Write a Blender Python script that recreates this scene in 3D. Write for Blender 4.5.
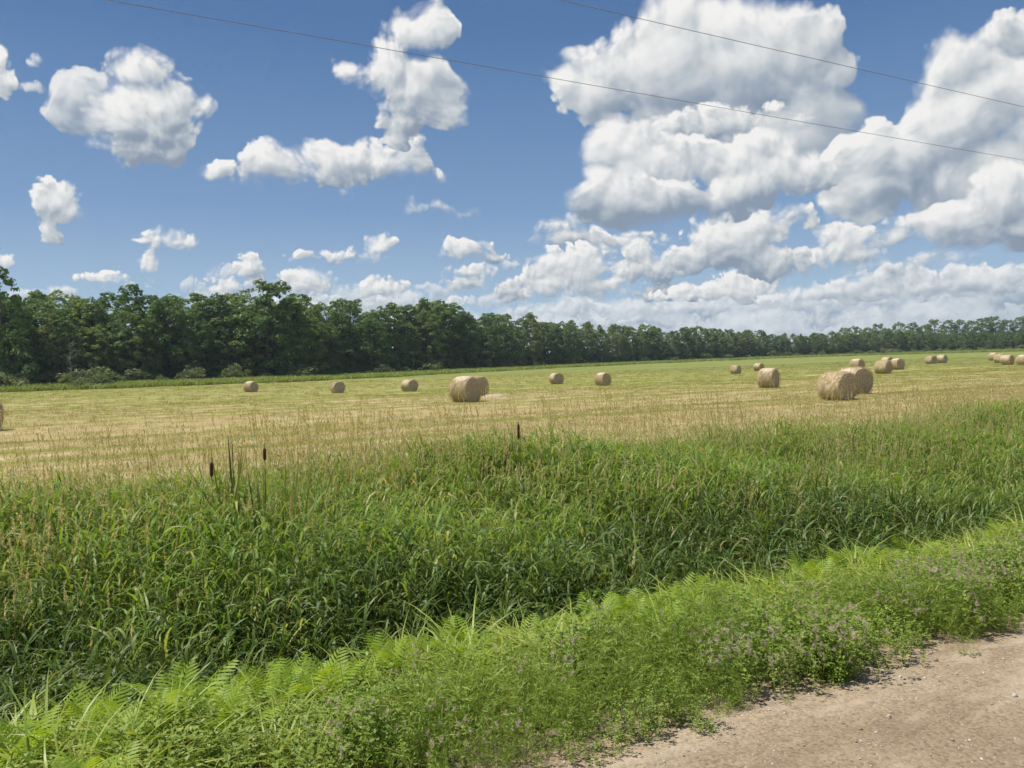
import bpy, bmesh, math, random
import numpy as np
from mathutils import Matrix, Vector
from math import radians, sin, cos, tan, atan2, asin, pi, sqrt

for _o in list(bpy.data.objects):
    bpy.data.objects.remove(_o)
SC = bpy.context.scene
COL = SC.collection

# ------------------------------------------------------------------ camera
W_PX, H_PX, F_PX = 1024, 768, 788.0
CAM_H = 1.6
PITCH, ROLL = radians(1.13), radians(1.5)
_f = Vector((0, cos(PITCH), -sin(PITCH)))
_u0 = Vector((0, sin(PITCH), cos(PITCH)))
_r0 = Vector((1, 0, 0))
_r = _r0 * cos(ROLL) - _u0 * sin(ROLL)
_u = _r0 * sin(ROLL) + _u0 * cos(ROLL)
cam_data = bpy.data.cameras.new('camera')
cam_data.sensor_width = 36.0
cam_data.lens = 36.0 * F_PX / W_PX
cam_data.clip_start, cam_data.clip_end = 0.05, 20000
cam = bpy.data.objects.new('camera', cam_data)
COL.objects.link(cam)
cam.matrix_world = Matrix(((_r.x, _u.x, -_f.x, 0), (_r.y, _u.y, -_f.y, 0), (_r.z, _u.z, -_f.z, CAM_H), (0, 0, 0, 1)))
SC.camera = cam

def ray(px, py):
    """World direction through a point of the photograph."""
    return (_f + _r * ((px - 512) / F_PX) + _u * ((384 - py) / F_PX)).normalized()

def project(p):
    d = Vector(p) - Vector((0, 0, CAM_H))
    z = d.dot(_f)
    return 512 + F_PX * d.dot(_r) / z, 384 - F_PX * d.dot(_u) / z, z

# ------------------------------------------------------------------ render, exposure
SC.view_settings.view_transform = 'Standard'
SC.view_settings.look = 'None'
SC.view_settings.gamma = 1.0
SC.view_settings.use_curve_mapping = False
SC.view_settings.exposure = 0.4
SC.render.engine = 'CYCLES'
SC.cycles.max_bounces = 8
SC.cycles.diffuse_bounces = 5
SC.cycles.glossy_bounces = 2
SC.cycles.transmission_bounces = 5
SC.cycles.transparent_max_bounces = 8
SC.cycles.use_adaptive_sampling = True
SC.cycles.adaptive_threshold = 0.02
SC.cycles.adaptive_min_samples = 12
SC.cycles.use_denoising = True
SC.cycles.denoiser = 'OPENIMAGEDENOISE'
SC.cycles.denoising_prefilter = 'ACCURATE'
SC.cycles.sample_clamp_indirect = 4.0

# ------------------------------------------------------------------ sun
SUN_EL, SUN_AZ = radians(62), radians(-86)       # azimuth from +Y, negative = to the left
sun_dir = Vector((sin(SUN_AZ) * cos(SUN_EL), cos(SUN_AZ) * cos(SUN_EL), sin(SUN_EL)))
sun_data = bpy.data.lights.new('sun', 'SUN')
sun_data.energy = 4.4
sun_data.angle = radians(0.55)
sun_data.color = (1.0, 0.96, 0.89)
sun = bpy.data.objects.new('sun', sun_data)
sun.rotation_euler = sun_dir.to_track_quat('Z', 'Y').to_euler()
sun.location = (0, 0, 60)
COL.objects.link(sun)

# ------------------------------------------------------------------ node helper
class G:
    """A small expression builder for a node tree."""
    def __init__(self, tree):
        self.t = tree
    def new(self, kind, **kw):
        n = self.t.nodes.new(kind)
        for k, v in kw.items():
            setattr(n, k, v)
        return n
    def put(self, sock, v):
        if v is None:
            return
        if isinstance(v, bpy.types.NodeSocket):
            self.t.links.new(v, sock)
        else:
            try:
                sock.default_value = v
            except Exception:
                sock.default_value = tuple(v) + (1.0,)
    def m(self, op, a, b=None, c=None, clamp=False):
        n = self.new('ShaderNodeMath', operation=op, use_clamp=clamp)
        for i, v in enumerate((a, b, c)):
            self.put(n.inputs[i], v)
        return n.outputs[0]
    def add(self, a, b): return self.m('ADD', a, b)
    def sub(self, a, b): return self.m('SUBTRACT', a, b)
    def mul(self, a, b): return self.m('MULTIPLY', a, b)
    def mad(self, a, b, c): return self.m('MULTIPLY_ADD', a, b, c)
    def v(self, op, a, b=None, c=None):
        n = self.new('ShaderNodeVectorMath', operation=op)
        self.put(n.inputs[0], a)
        if op == 'SCALE':
            self.put(n.inputs['Scale'], b)
        else:
            self.put(n.inputs[1], b)
            if c is not None:
                self.put(n.inputs[2], c)
        return n.outputs['Value'] if op in ('LENGTH', 'DOT_PRODUCT', 'DISTANCE') else n.outputs[0]
    def sep(self, a):
        n = self.new('ShaderNodeSeparateXYZ'); self.put(n.inputs[0], a)
        return n.outputs
    def comb(self, x=0.0, y=0.0, z=0.0):
        n = self.new('ShaderNodeCombineXYZ')
        for i, q in enumerate((x, y, z)):
            self.put(n.inputs[i], q)
        return n.outputs[0]
    def step(self, x, a, b, lo=0.0, hi=1.0, kind='SMOOTHSTEP'):
        n = self.new('ShaderNodeMapRange', interpolation_type=kind, clamp=True) if kind != 'LINEAR' else self.new('ShaderNodeMapRange', clamp=True)
        for i, q in enumerate((x, a, b, lo, hi)):
            self.put(n.inputs[i], q)
        return n.outputs[0]
    def noise(self, p, scale, detail=4.0, rough=0.5, dims='3D', dist=0.0, lac=2.0, color=False):
        n = self.new('ShaderNodeTexNoise', noise_dimensions=dims)
        self.put(n.inputs['Vector'], p)
        self.put(n.inputs['Scale'], scale); self.put(n.inputs['Detail'], detail)
        self.put(n.inputs['Roughness'], rough); self.put(n.inputs['Lacunarity'], lac); self.put(n.inputs['Distortion'], dist)
        return n.outputs[1] if color else n.outputs[0]
    def voro(self, p, scale, detail=0.0, rough=0.5, dims='2D', feature='F1', smooth=0.3, out='Distance', rnd=1.0):
        n = self.new('ShaderNodeTexVoronoi', voronoi_dimensions=dims, feature=feature)
        self.put(n.inputs['Vector'], p)
        self.put(n.inputs['Scale'], scale)
        if 'Detail' in n.inputs:
            self.put(n.inputs['Detail'], detail); self.put(n.inputs['Roughness'], rough)
        if feature == 'SMOOTH_F1':
            self.put(n.inputs['Smoothness'], smooth)
        self.put(n.inputs['Randomness'], rnd)
        return n.outputs[out]
    def mix(self, fac, a, b, mode='MIX'):
        n = self.new('ShaderNodeMix', data_type='RGBA', blend_type=mode, clamp_factor=True)
        self.put(n.inputs[0], fac); self.put(n.inputs[6], a); self.put(n.inputs[7], b)
        return n.outputs[2]
    def fmix(self, fac, a, b):
        n = self.new('ShaderNodeMix', data_type='FLOAT', clamp_factor=True)
        self.put(n.inputs[0], fac); self.put(n.inputs[2], a); self.put(n.inputs[3], b)
        return n.outputs[0]
    def ramp(self, fac, stops, interp='LINEAR'):
        n = self.new('ShaderNodeValToRGB')
        cr = n.color_ramp; cr.interpolation = interp
        while len(cr.elements) < len(stops):
            cr.elements.new(0.5)
        for e, (pos, c) in zip(cr.elements, stops):
            e.position = pos; e.color = tuple(c) + (1.0,) if len(c) == 3 else c
        self.put(n.inputs[0], fac)
        return n.outputs[0]

# ------------------------------------------------------------------ world: sky and cumulus clouds
SKY_STRENGTH = 0.1
world = bpy.data.worlds.new('World')
SC.world = world
world.use_nodes = True
wt = world.node_tree
wt.nodes.clear()
g = G(wt)
geo_dir = g.new('ShaderNodeTexCoord').outputs['Generated']
dx, dy, dz = g.sep(geo_dir)
sky = g.new('ShaderNodeTexSky', sky_type='NISHITA', sun_disc=False, sun_elevation=SUN_EL,
            sun_rotation=SUN_AZ, altitude=200.0, air_density=1.0, dust_density=0.6, ozone_density=2.2)
AZ = g.mul(g.m('ARCTAN2', dx, dy), F_PX)          # az / el in units of about one picture element
EL = g.mul(g.m('ARCSINE', dz), F_PX)
SKY_GRAD = [(0.0, (0.38, 0.47, 0.57)), (0.16, (0.275, 0.385, 0.505)), (0.42, (0.145, 0.245, 0.410)), (0.84, (0.064, 0.140, 0.295)), (1.0, (0.054, 0.122, 0.270))]
air = g.ramp(g.mul(EL, 1.0 / 370.0), SKY_GRAD)
sky_col = g.mix(0.90, sky.outputs[0], g.v('SCALE', air, 1.0 / SKY_STRENGTH))
P0 = g.comb(AZ, EL, 0.0)
SUN2 = (-0.50, 0.866, 0.0)
CLOUD_RAMP = [(0.0, (0.27, 0.34, 0.435)), (0.22, (0.385, 0.45, 0.53)), (0.5, (0.575, 0.62, 0.66)), (0.8, (0.80, 0.815, 0.82)), (1.0, (0.95, 0.94, 0.925))]

def azel(px, py):
    d = ray(px, py)
    return atan2(d.x, d.y) * F_PX, asin(d.z) * F_PX

def blob_field(q_, p, blobs, k=6.0):
    """Signed, distance-like union of ellipses given as (x, y, rx, ry) in the picture elements of this view."""
    acc = None
    for (x, y, rx, ry) in blobs:
        a, e = azel(x, y)
        a2, _ = azel(x + rx, y)
        _, e2 = azel(x, y - ry)
        ra, re = max(abs(a2 - a), 1.0), max(abs(e2 - e), 1.0)
        q = q_.v('MULTIPLY_ADD', p, (1 / ra, 1 / re, 0.0), (-a / ra, -e / re, 0.0))
        r = min(ra, re)
        d = q_.mad(q_.v('LENGTH', q), -r, r)
        acc = d if acc is None else q_.m('SMOOTH_MAX', acc, d, k)
    return acc

LAYERS = []
def cloud_layer(blobs, puff, amp, seed, edge=7.0, dark=0.0, haze=0.0, opac=1.0, k=6.0, grow=1.15, base=None, flat=None):
    """One sheet of cumulus as a node group: the air or clouds behind go in, the same with this sheet in front comes out."""
    t = bpy.data.node_groups.new('cloud_sheet', 'ShaderNodeTree')
    t.interface.new_socket('Under', in_out='INPUT', socket_type='NodeSocketColor')
    t.interface.new_socket('Air', in_out='INPUT', socket_type='NodeSocketColor')
    t.interface.new_socket('P', in_out='INPUT', socket_type='NodeSocketVector')
    t.interface.new_socket('Color', in_out='OUTPUT', socket_type='NodeSocketColor')
    q = G(t)
    gi = q.new('NodeGroupInput'); go = q.new('NodeGroupOutput')
    under, airc, P = gi.outputs[0], gi.outputs[1], gi.outputs[2]
    thick = puff * 0.8
    off = (seed * 37.7, seed * 91.3, 0.0)
    w = q.noise(q.v('ADD', P, off), 1.0 / (puff * 1.9), 1.0, 0.4, '2D', color=True)
    w = q.v('MULTIPLY', q.v('SUBTRACT', w, (0.5, 0.5, 0.5)), (puff * 0.95, puff * 0.65, 0.0))
    def dens(p):
        pw = q.v('ADD', p, w)
        b = blob_field(q, pw, blobs, k)
        po = q.v('ADD', pw, off)
        vo = q.voro(po, 1.0 / puff, 3.0, 0.55, feature='SMOOTH_F1', smooth=0.12)
        no = q.noise(po, 1.0 / (puff * 0.55), 4.0, 0.54, '2D')
        d = q.mad(vo, -amp * 2.1, q.mad(no, amp * 1.5, q.mad(b, 1.5, amp * (grow + 0.22))))
        d = q.mad(q.m('MINIMUM', q.add(b, amp * 0.25), 0.0), 1.6, d)      # no stray crumbs away from the body
        if flat:                                   # the level base of the sheet
            ef = azel(flat[0], flat[1] + 6)[1]
            d = q.sub(d, q.mul(q.m('MAXIMUM', q.sub(ef, q.v('DOT_PRODUCT', pw, (0.0, 1.0, 0.0))), 0.0), 0.9))
        return b, d
    def height(d):
        return q.m('SQRT', q.m('MAXIMUM', q.mul(d, thick), 0.0))
    b0, d0 = dens(P)
    e1 = puff * 0.26
    b1, d1 = dens(q.v('ADD', P, tuple(e1 * s for s in SUN2)))
    e2 = puff * 1.2
    b2 = blob_field(q, q.v('ADD', q.v('ADD', P, w), tuple(e2 * s for s in SUN2)), blobs, k)
    soft = q.noise(q.v('ADD', P, (off[1], off[0], 0)), 1.0 / (puff * 2.2), 1.0, 0.5, '2D')
    ed = q.step(soft, 0.35, 0.72, edge * 0.6, edge * 3.0)
    alpha = q.mul(q.step(d0, 0.0, ed), opac)
    grad = q.m('DIVIDE', q.sub(height(d0), height(d1)), e1)
    broad = q.m('DIVIDE', q.sub(b0, b2), e2)
    puffs = q.m('DIVIDE', q.sub(q.sub(d0, b0), q.sub(d1, b1)), e1)
    puffs = q.m('MINIMUM', q.m('MAXIMUM', puffs, -0.7), 0.7)
    L = q.mad(puffs, 0.17 if puff > 30 else 0.06, q.mad(grad, 0.27, q.mad(broad, 0.36, (0.28 if puff > 30 else 0.33) - dark)))
    L = q.mad(soft, 0.5, q.sub(L, 0.25))
    if base:                                       # the grey underside: (x, y where it begins, y where it is deepest, amount)
        L = q.sub(L, q.step(q.add(q.v('DOT_PRODUCT', P, (0.0, 1.0, 0.0)), q.v('DOT_PRODUCT', w, (0.0, 1.0, 0.0))), azel(base[0], base[1])[1], azel(base[0], base[2])[1], 0.0, base[3]))
    thin = q.step(d0, 0.0, puff * 0.4)
    L = q.add(L, q.mul(q.sub(1.0, thin), 0.08))
    fine = q.noise(q.v('ADD', P, off), 1.0 / (puff * 0.34), 3.0, 0.55, '2D')
    L = q.mad(q.sub(fine, 0.5), 0.22, q.mad(L, 0.72, 0.24))
    col = q.v('SCALE', q.ramp(L, CLOUD_RAMP), 0.715 / SKY_STRENGTH)
    if haze:
        col = q.mix(haze, col, airc)
    q.put(go.inputs[0], q.mix(alpha, under, col))
    mg = amp * 2.2 + puff * 1.2
    box = (min(x - rx for x, y, rx, ry in blobs) - mg, min(y - ry for x, y, rx, ry in blobs) - mg,
           max(x + rx for x, y, rx, ry in blobs) + mg, max(y + ry for x, y, rx, ry in blobs) + mg)
    LAYERS.append((t, box))

# low bank over the trees
cloud_layer([(780, 330, 340, 34), (600, 322, 130, 24), (970, 315, 120, 34), (470, 330, 120, 20)], 26, 8, 1.3, haze=0.30, edge=9, dark=0.02)
cloud_layer([(700, 306, 150, 11), (860, 300, 110, 12), (990, 293, 60, 16), (560, 308, 60, 9), (880, 316, 120, 7), (640, 320, 70, 6)], 17, 6, 2.6, haze=0.25, edge=6, dark=0.0)
cloud_layer([(60, 292, 22, 5), (330, 306, 90, 10), (395, 302, 40, 10), (440, 306, 30, 9)], 14, 6, 2.1, haze=0.15, edge=5)
cloud_layer([(5, 262, 9, 8), (112, 280, 34, 8), (150, 266, 12, 12), (158, 238, 20, 11), (180, 240, 14, 8), (248, 268, 18, 16), (232, 286, 28, 9),
             (308, 282, 28, 15), (380, 288, 28, 11)], 17, 6, 3.7, edge=5)
cloud_layer([(30, 296, 26, 5), (62, 290, 16, 5), (205, 296, 24, 8), (190, 284, 10, 6), (270, 292, 30, 10), (345, 296, 34, 10), (415, 298, 30, 9), (440, 290, 16, 7), (500, 300, 30, 9), (505, 262, 10, 5), (225, 276, 14, 10)], 15, 6, 2.35, haze=0.30, edge=7, opac=0.8)
cloud_layer([(344, 256, 40, 7), (380, 246, 16, 12)], 17, 6, 3.2, edge=5, flat=(350, 264), base=(350, 250, 266, 0.25))
cloud_layer([(463, 248, 26, 13), (490, 256, 14, 5)], 16, 5, 3.3, edge=5, flat=(463, 262), base=(463, 248, 264, 0.3))
cloud_layer([(470, 271, 28, 7), (466, 284, 24, 7), (512, 290, 22, 10)], 15, 5, 3.4, edge=5, dark=0.04)
cloud_layer([(575, 238, 50, 11), (562, 228, 28, 11), (625, 240, 30, 11)], 24, 8, 4.1, edge=8, dark=0.04, flat=(590, 250), base=(590, 232, 252, 0.25))
cloud_layer([(552, 284, 36, 16), (570, 262, 40, 18), (600, 283, 36, 12), (580, 272, 52, 16)], 22, 8, 4.4, edge=5, dark=-0.08)
cloud_layer([(648, 268, 40, 14), (640, 250, 30, 12), (675, 292, 34, 10)], 20, 8, 4.6, edge=6, dark=0.0, base=(650, 262, 286, 0.28))
cloud_layer([(735, 288, 58, 14), (760, 280, 26, 15), (690, 294, 34, 9)], 20, 7, 4.8, edge=5, dark=-0.06)
cloud_layer([(728, 240, 50, 28), (758, 222, 26, 18), (775, 262, 44, 18), (700, 256, 38, 18)], 26, 9, 5.9, edge=6, dark=-0.02, base=(740, 244, 282, 0.30))
cloud_layer([(790, 215, 22, 10), (808, 224, 10, 7)], 20, 7, 5.2, edge=10, dark=0.05)
cloud_layer([(840, 292, 90, 10), (885, 276, 38, 10), (930, 284, 44, 14), (985, 280, 54, 16)], 22, 8, 5.4, edge=6, dark=0.0, haze=0.12)
cloud_layer([(845, 246, 36, 19), (836, 236, 22, 12), (862, 256, 30, 14)], 24, 8, 5.6, edge=6, dark=-0.04, base=(845, 244, 274, 0.28))
cloud_layer([(905, 268, 56, 11), (925, 262, 38, 10)], 22, 7, 6.0, edge=9, dark=0.20, base=(905, 260, 280, 0.2))
# the big masses
cloud_layer([(596, 85, 44, 42), (660, 60, 74, 60), (735, 65, 110, 70), (800, 60, 60, 60), (820, 118, 40, 46), (700, 130, 90, 50), (770, 150, 70, 50)], 60, 16, 6.2, edge=11, dark=0.06)
cloud_layer([(960, 120, 80, 56), (1030, 90, 70, 60), (905, 160, 60, 44), (985, 190, 90, 50), (868, 190, 46, 36), (960, 70, 36, 42), (930, 112, 44, 38), (880, 150, 50, 40)], 54, 15, 7.5, edge=10, dark=0.03, base=(960, 140, 235, 0.16))
cloud_layer([(1000, 42, 80, 22)], 40, 12, 6.9, edge=12, dark=0.22)
cloud_layer([(715, 124, 84, 20), (660, 140, 40, 9)], 34, 9, 8.1, edge=10, dark=0.02, flat=(715, 144), base=(715, 108, 148, 0.34))
cloud_layer([(622, 150, 34, 34), (608, 180, 22, 26), (650, 170, 56, 34), (775, 172, 66, 26), (725, 160, 54, 26)], 40, 11, 9.3, edge=8, dark=-0.08, base=(720, 150, 215, 0.16))
cloud_layer([(655, 205, 84, 24), (725, 196, 60, 22), (618, 200, 34, 30)], 40, 10, 9.8, edge=9, dark=0.06, flat=(655, 226), base=(655, 180, 222, 0.55))
cloud_layer([(1000, 200, 60, 34), (940, 222, 64, 20), (1020, 225, 60, 24), (890, 236, 46, 14), (960, 238, 90, 16)], 42, 11, 10.4, edge=9, dark=0.0, flat=(960, 256), base=(980, 192, 250, 0.52))
# free-standing clouds over the near woods
cloud_layer([(75, 95, 30, 32), (92, 80, 16, 20), (100, 120, 30, 26)], 34, 11, 11.6, edge=12, dark=0.16, opac=0.88)
cloud_layer([(40, 58, 8, 8), (32, 90, 16, 5)], 22, 9, 11.9, edge=14, dark=0.14, opac=0.7)
cloud_layer([(122, 112, 40, 34), (150, 105, 36, 34), (140, 75, 30, 24), (165, 100, 30, 20), (132, 108, 36, 30), (152, 132, 42, 18), (108, 155, 36, 12), (150, 150, 40, 14), (2, 80, 14, 24), (196, 108, 8, 10)], 36, 11, 12.2, edge=8, dark=-0.08, base=(140, 112, 178, 0.42))
cloud_layer([(228, 172, 22, 10), (280, 164, 42, 22), (345, 158, 50, 24), (385, 164, 34, 20), (320, 176, 96, 10), (405, 155, 14, 18)], 32, 9, 13.8, edge=8, flat=(320, 186), base=(320, 158, 194, 0.36), dark=-0.06)
cloud_layer([(390, 62, 34, 30), (420, 90, 42, 32), (444, 105, 22, 26), (405, 122, 24, 18), (340, 65, 18, 13), (420, 35, 30, 26), (395, 136, 12, 14)], 36, 11, 14.5, edge=8, dark=-0.06, base=(400, 84, 150, 0.14))
cloud_layer([(58, 202, 27, 22), (56, 190, 20, 12), (74, 212, 18, 14), (52, 228, 15, 15)], 24, 8, 15.1, edge=7, dark=0.04)
cloud_layer([(435, 206, 30, 7), (465, 214, 12, 5), (345, 195, 14, 5)], 20, 7, 16.6, edge=12, dark=0.2, opac=0.65)

CELLS = []
def sky_cell(x0, y0, x1, y1):
    """The air of one part of the sky with the cloud sheets that reach into it."""
    c = sky_col
    CELLS.append(1)
    p_cell = g.v('ADD', P0, (len(CELLS) * 1e-4, 0.0, 0.0))     # keeps the cells apart, so each is worked out only where it is seen
    for t, (bx0, by0, bx1, by1) in LAYERS:
        if bx1 < x0 or bx0 > x1 or by1 < y0 or by0 > y1:
            continue
        n = g.new('ShaderNodeGroup'); n.node_tree = t
        g.put(n.inputs[0], c); g.put(n.inputs[1], sky_col); g.put(n.inputs[2], g.v('MULTIPLY_ADD', c, (1e-7, 1e-7, 0.0), p_cell))
        c = n.outputs[0]
    b = g.new('ShaderNodeBackground')
    g.put(b.inputs['Color'], c); b.inputs['Strength'].default_value = SKY_STRENGTH
    return b.outputs[0]

def shader_mix(fac, a, b):
    n = g.new('ShaderNodeMixShader')
    g.put(n.inputs[0], fac); wt.links.new(a, n.inputs[1]); wt.links.new(b, n.inputs[2])
    return n.outputs[0]

def sky_column(x0, x1):
    xm = min(max((x0 + x1) / 2, 0), 1024)
    rows = [-400, 118, 190, 240, 275, 500]
    out = None
    for y0, y1 in zip(rows[:-1], rows[1:]):
        cell = sky_cell(x0 - 6, y0 - 14, x1 + 6, y1 + 14)
        out = cell if out is None else shader_mix(g.m('LESS_THAN', EL, azel(xm, y0)[1]), out, cell)
    return out
cols = [-300, 100, 250, 380, 510, 600, 690, 780, 870, 960, 1400]
bg_out = None
for x0, x1 in zip(cols[:-1], cols[1:]):
    column = sky_column(x0, x1)
    bg_out = column if bg_out is None else shader_mix(g.m('GREATER_THAN', AZ, azel(x0, 200)[0]), bg_out, column)
# the rest of the sky (outside the part the photograph looks at): scattered fair-weather cumulus
nz = g.noise(g.v('DIVIDE', geo_dir, g.comb(g.m('MAXIMUM', dz, 0.12), g.m('MAXIMUM', dz, 0.12), 1.0)), 1.1, 4.0, 0.55)
far_col = g.mix(g.step(nz, 0.53, 0.66), sky_col, tuple(x / SKY_STRENGTH for x in (0.62, 0.66, 0.70)) + (1.0,))
bg2 = g.new('ShaderNodeBackground')
g.put(bg2.inputs['Color'], far_col); bg2.inputs['Strength'].default_value = SKY_STRENGTH
inside = g.mul(g.mul(g.step(g.m('ABSOLUTE', AZ), 600, 680, 1.0, 0.0), g.step(EL, 430, 500, 1.0, 0.0)), g.step(EL, -60, -20, 0.0, 1.0))
ms = g.new('ShaderNodeMixShader')
wt.links.new(inside, ms.inputs[0]); wt.links.new(bg2.outputs[0], ms.inputs[1]); wt.links.new(bg_out, ms.inputs[2])
wo = g.new('ShaderNodeOutputWorld')
wt.links.new(ms.outputs[0], wo.inputs['Surface'])
world.cycles.sampling_method = 'MANUAL'
world.cycles.sample_map_resolution = 512

# ------------------------------------------------------------------ road frame, terrain
TH = radians(28.0)                       # the road, the ditch and the wires all run this way
RD, ND = np.array([cos(TH), sin(TH)]), np.array([-sin(TH), cos(TH)])
rng = np.random.default_rng(7)

def xy(s, t):
    s, t = np.asarray(s, float), np.asarray(t, float)
    return s * RD[0] + t * ND[0], s * RD[1] + t * ND[1]

T_KEYS = [-400, -9, -7, -5.2, -4.2, -3.5, -1.5, 1.0, 2.75, 3.2, 3.8, 4.75, 5.1, 5.45, 6.5, 7.5, 9.0, 10.5, 13, 400]
Z_KEYS = [-.4, -.45, -.8, -.8, -.3, -.02, .03, .03, 0, -.05, -.17, -.34, -.92, -1.1, -.98, -.86, -.64, -.48, -.40, -.40]
def ground_z(x, y):
    x, y = np.asarray(x, float), np.asarray(y, float)
    t = x * ND[0] + y * ND[1]
    z = np.interp(t, T_KEYS, Z_KEYS)
    for d_ in (-.25, .25):
        z = z + np.interp(t + d_, T_KEYS, Z_KEYS)
    z = z / 3
    d = np.hypot(x, y)
    rise = 0.0125 * 25 * np.log1p(np.exp(np.clip((d - 90) / 25, -30, 30)))
    far = 0.0125 * np.maximum(d - 480, 0)
    w = np.clip((t - 12) / 40, 0, 1)
    s = x * RD[0] + y * RD[1]
    roll = 0.05 * np.sin(s * 0.21 + 1.3) * np.sin(t * 0.17) + 0.03 * np.sin(s * 0.5 + t * 0.31)
    return z + w * (rise - far) + w * roll

def gz(x, y):
    return float(ground_z(x, y))

def on_ground(px, py, dmax=700.0):
    """Where the ray through a point of the photograph first meets the ground."""
    d = ray(px, py); lo = 1.0
    for k in range(1, 4000):
        q = k * 0.2 * (1 + k * 0.0008)
        if q > dmax: break
        if CAM_H + d.z * q < gz(d.x * q, d.y * q):
            return d.x * q, d.y * q
    return d.x * dmax, d.y * dmax

def at_dist(px, dist):
    """A ground point on the bearing of an image column at a distance."""
    d = ray(px, 366 - 0.026 * (px - 512)); k = dist / math.hypot(d.x, d.y)
    return d.x * k, d.y * k

# ------------------------------------------------------------------ object helpers
def tag(o, label=None, cat=None, group=None, kind=None):
    for k, v in (('label', label), ('category', cat), ('group', group), ('kind', kind)):
        if v: o[k] = v
    return o

def mesh_obj(name, V, F, mat=None, parent=None, uv=None, smooth=False, link=True):
    me = bpy.data.meshes.new(name)
    V = np.asarray(V, np.float32).reshape(-1, 3)
    if isinstance(F, np.ndarray) and F.ndim == 2:
        n, k = F.shape
        me.vertices.add(len(V)); me.vertices.foreach_set('co', V.ravel())
        me.loops.add(n * k); me.loops.foreach_set('vertex_index', F.ravel().astype(np.int32))
        me.polygons.add(n); me.polygons.foreach_set('loop_start', np.arange(0, n * k, k, dtype=np.int32))
        me.update(calc_edges=True)
    else:
        me.from_pydata([tuple(v) for v in V], [], [tuple(int(i) for i in f) for f in F])
        me.update()
    if uv is not None:
        lay = me.uv_layers.new(name='uv')
        idx = np.empty(len(me.loops), np.int32); me.loops.foreach_get('vertex_index', idx)
        lay.data.foreach_set('uv', np.asarray(uv, np.float32)[idx].ravel())
    if smooth:
        me.polygons.foreach_set('use_smooth', np.ones(len(me.polygons), bool))
    if mat: me.materials.append(mat)
    o = bpy.data.objects.new(name, me)
    if link: COL.objects.link(o)
    if parent: o.parent = parent
    return o

def empty(name, loc, rz=0.0, sc=1.0):
    o = bpy.data.objects.new(name, None); COL.objects.link(o)
    o.location = loc; o.rotation_euler = (0, 0, rz); o.scale = (sc, sc, sc) if np.isscalar(sc) else sc
    o.empty_display_size = 0.2
    return o

def copy_tree(o, parent=None):
    c = o.copy(); COL.objects.link(c); c.parent = parent
    for ch in o.children:
        copy_tree(ch, c)
    return c

class Strips:
    """Collects many tapering strips (blades, leaflets, stems) into one mesh."""
    def __init__(self): self.V, self.F, self.U, self.n = [], [], [], 0
    def add(self, P, D, B, S, L, W, nseg=4, prof='blade', u=None, fold=0.0):
        P, D, B, S = (np.atleast_2d(np.asarray(a, float)) for a in (P, D, B, S))
        n = max(len(a) for a in (P, D, B, S, np.atleast_1d(L)))
        P, D, B, S = (np.broadcast_to(a, (n, 3)) for a in (P, D, B, S))
        L, W = np.broadcast_to(L, (n,)), np.broadcast_to(W, (n,))
        u = rng.random(n) if u is None else np.broadcast_to(u, (n,))
        k = np.linspace(0, 1, nseg + 1)
        if prof == 'blade': w = np.minimum(1, .55 + k * 3) * (1 - k ** 2.2)
        elif prof == 'leaf': w = np.sin(np.pi * np.clip(k * .92 + .08, 0, 1)) ** .8
        elif prof == 'spindle': w = np.sin(np.pi * np.clip(k * .9 + .1, 0, 1)) ** .6
        elif prof == 'sword': w = np.minimum(1, .6 + k * 2) * (1 - k ** 5)
        else: w = 1 - .6 * k
        w = w.copy(); w[-1] = max(w[-1], .04)
        C = P[:, None] + D[:, None] * (L[:, None] * k)[..., None] + B[:, None] * (L[:, None] * k ** 2)[..., None]
        h = S[:, None] * (.5 * W[:, None] * w)[..., None]
        Q = np.stack([C - h, C + h], 2).reshape(-1, 3)
        i = np.arange(n)[:, None] * (2 * nseg + 2) + 2 * np.arange(nseg)[None]
        F = np.stack([i, i + 1, i + 3, i + 2], -1).reshape(-1, 4) + self.n
        U = np.stack([np.broadcast_to(u[:, None, None], (n, nseg + 1, 2)), np.broadcast_to(k[None, :, None], (n, nseg + 1, 2))], -1).reshape(-1, 2)
        self.V.append(Q); self.F.append(F); self.U.append(U); self.n += len(Q)
    def build(self, name, mat, parent=None, link=True, smooth=True):
        return mesh_obj(name, np.concatenate(self.V), np.concatenate(self.F), mat, parent, np.concatenate(self.U), smooth, link)

def unit(a): return a / np.maximum(np.linalg.norm(a, axis=-1, keepdims=True), 1e-9)
def polar(az, tilt):
    return np.stack([np.cos(az) * np.sin(tilt), np.sin(az) * np.sin(tilt), np.cos(tilt)], -1)
def rnd(a, b, n=None): return rng.uniform(a, b, n)

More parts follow.
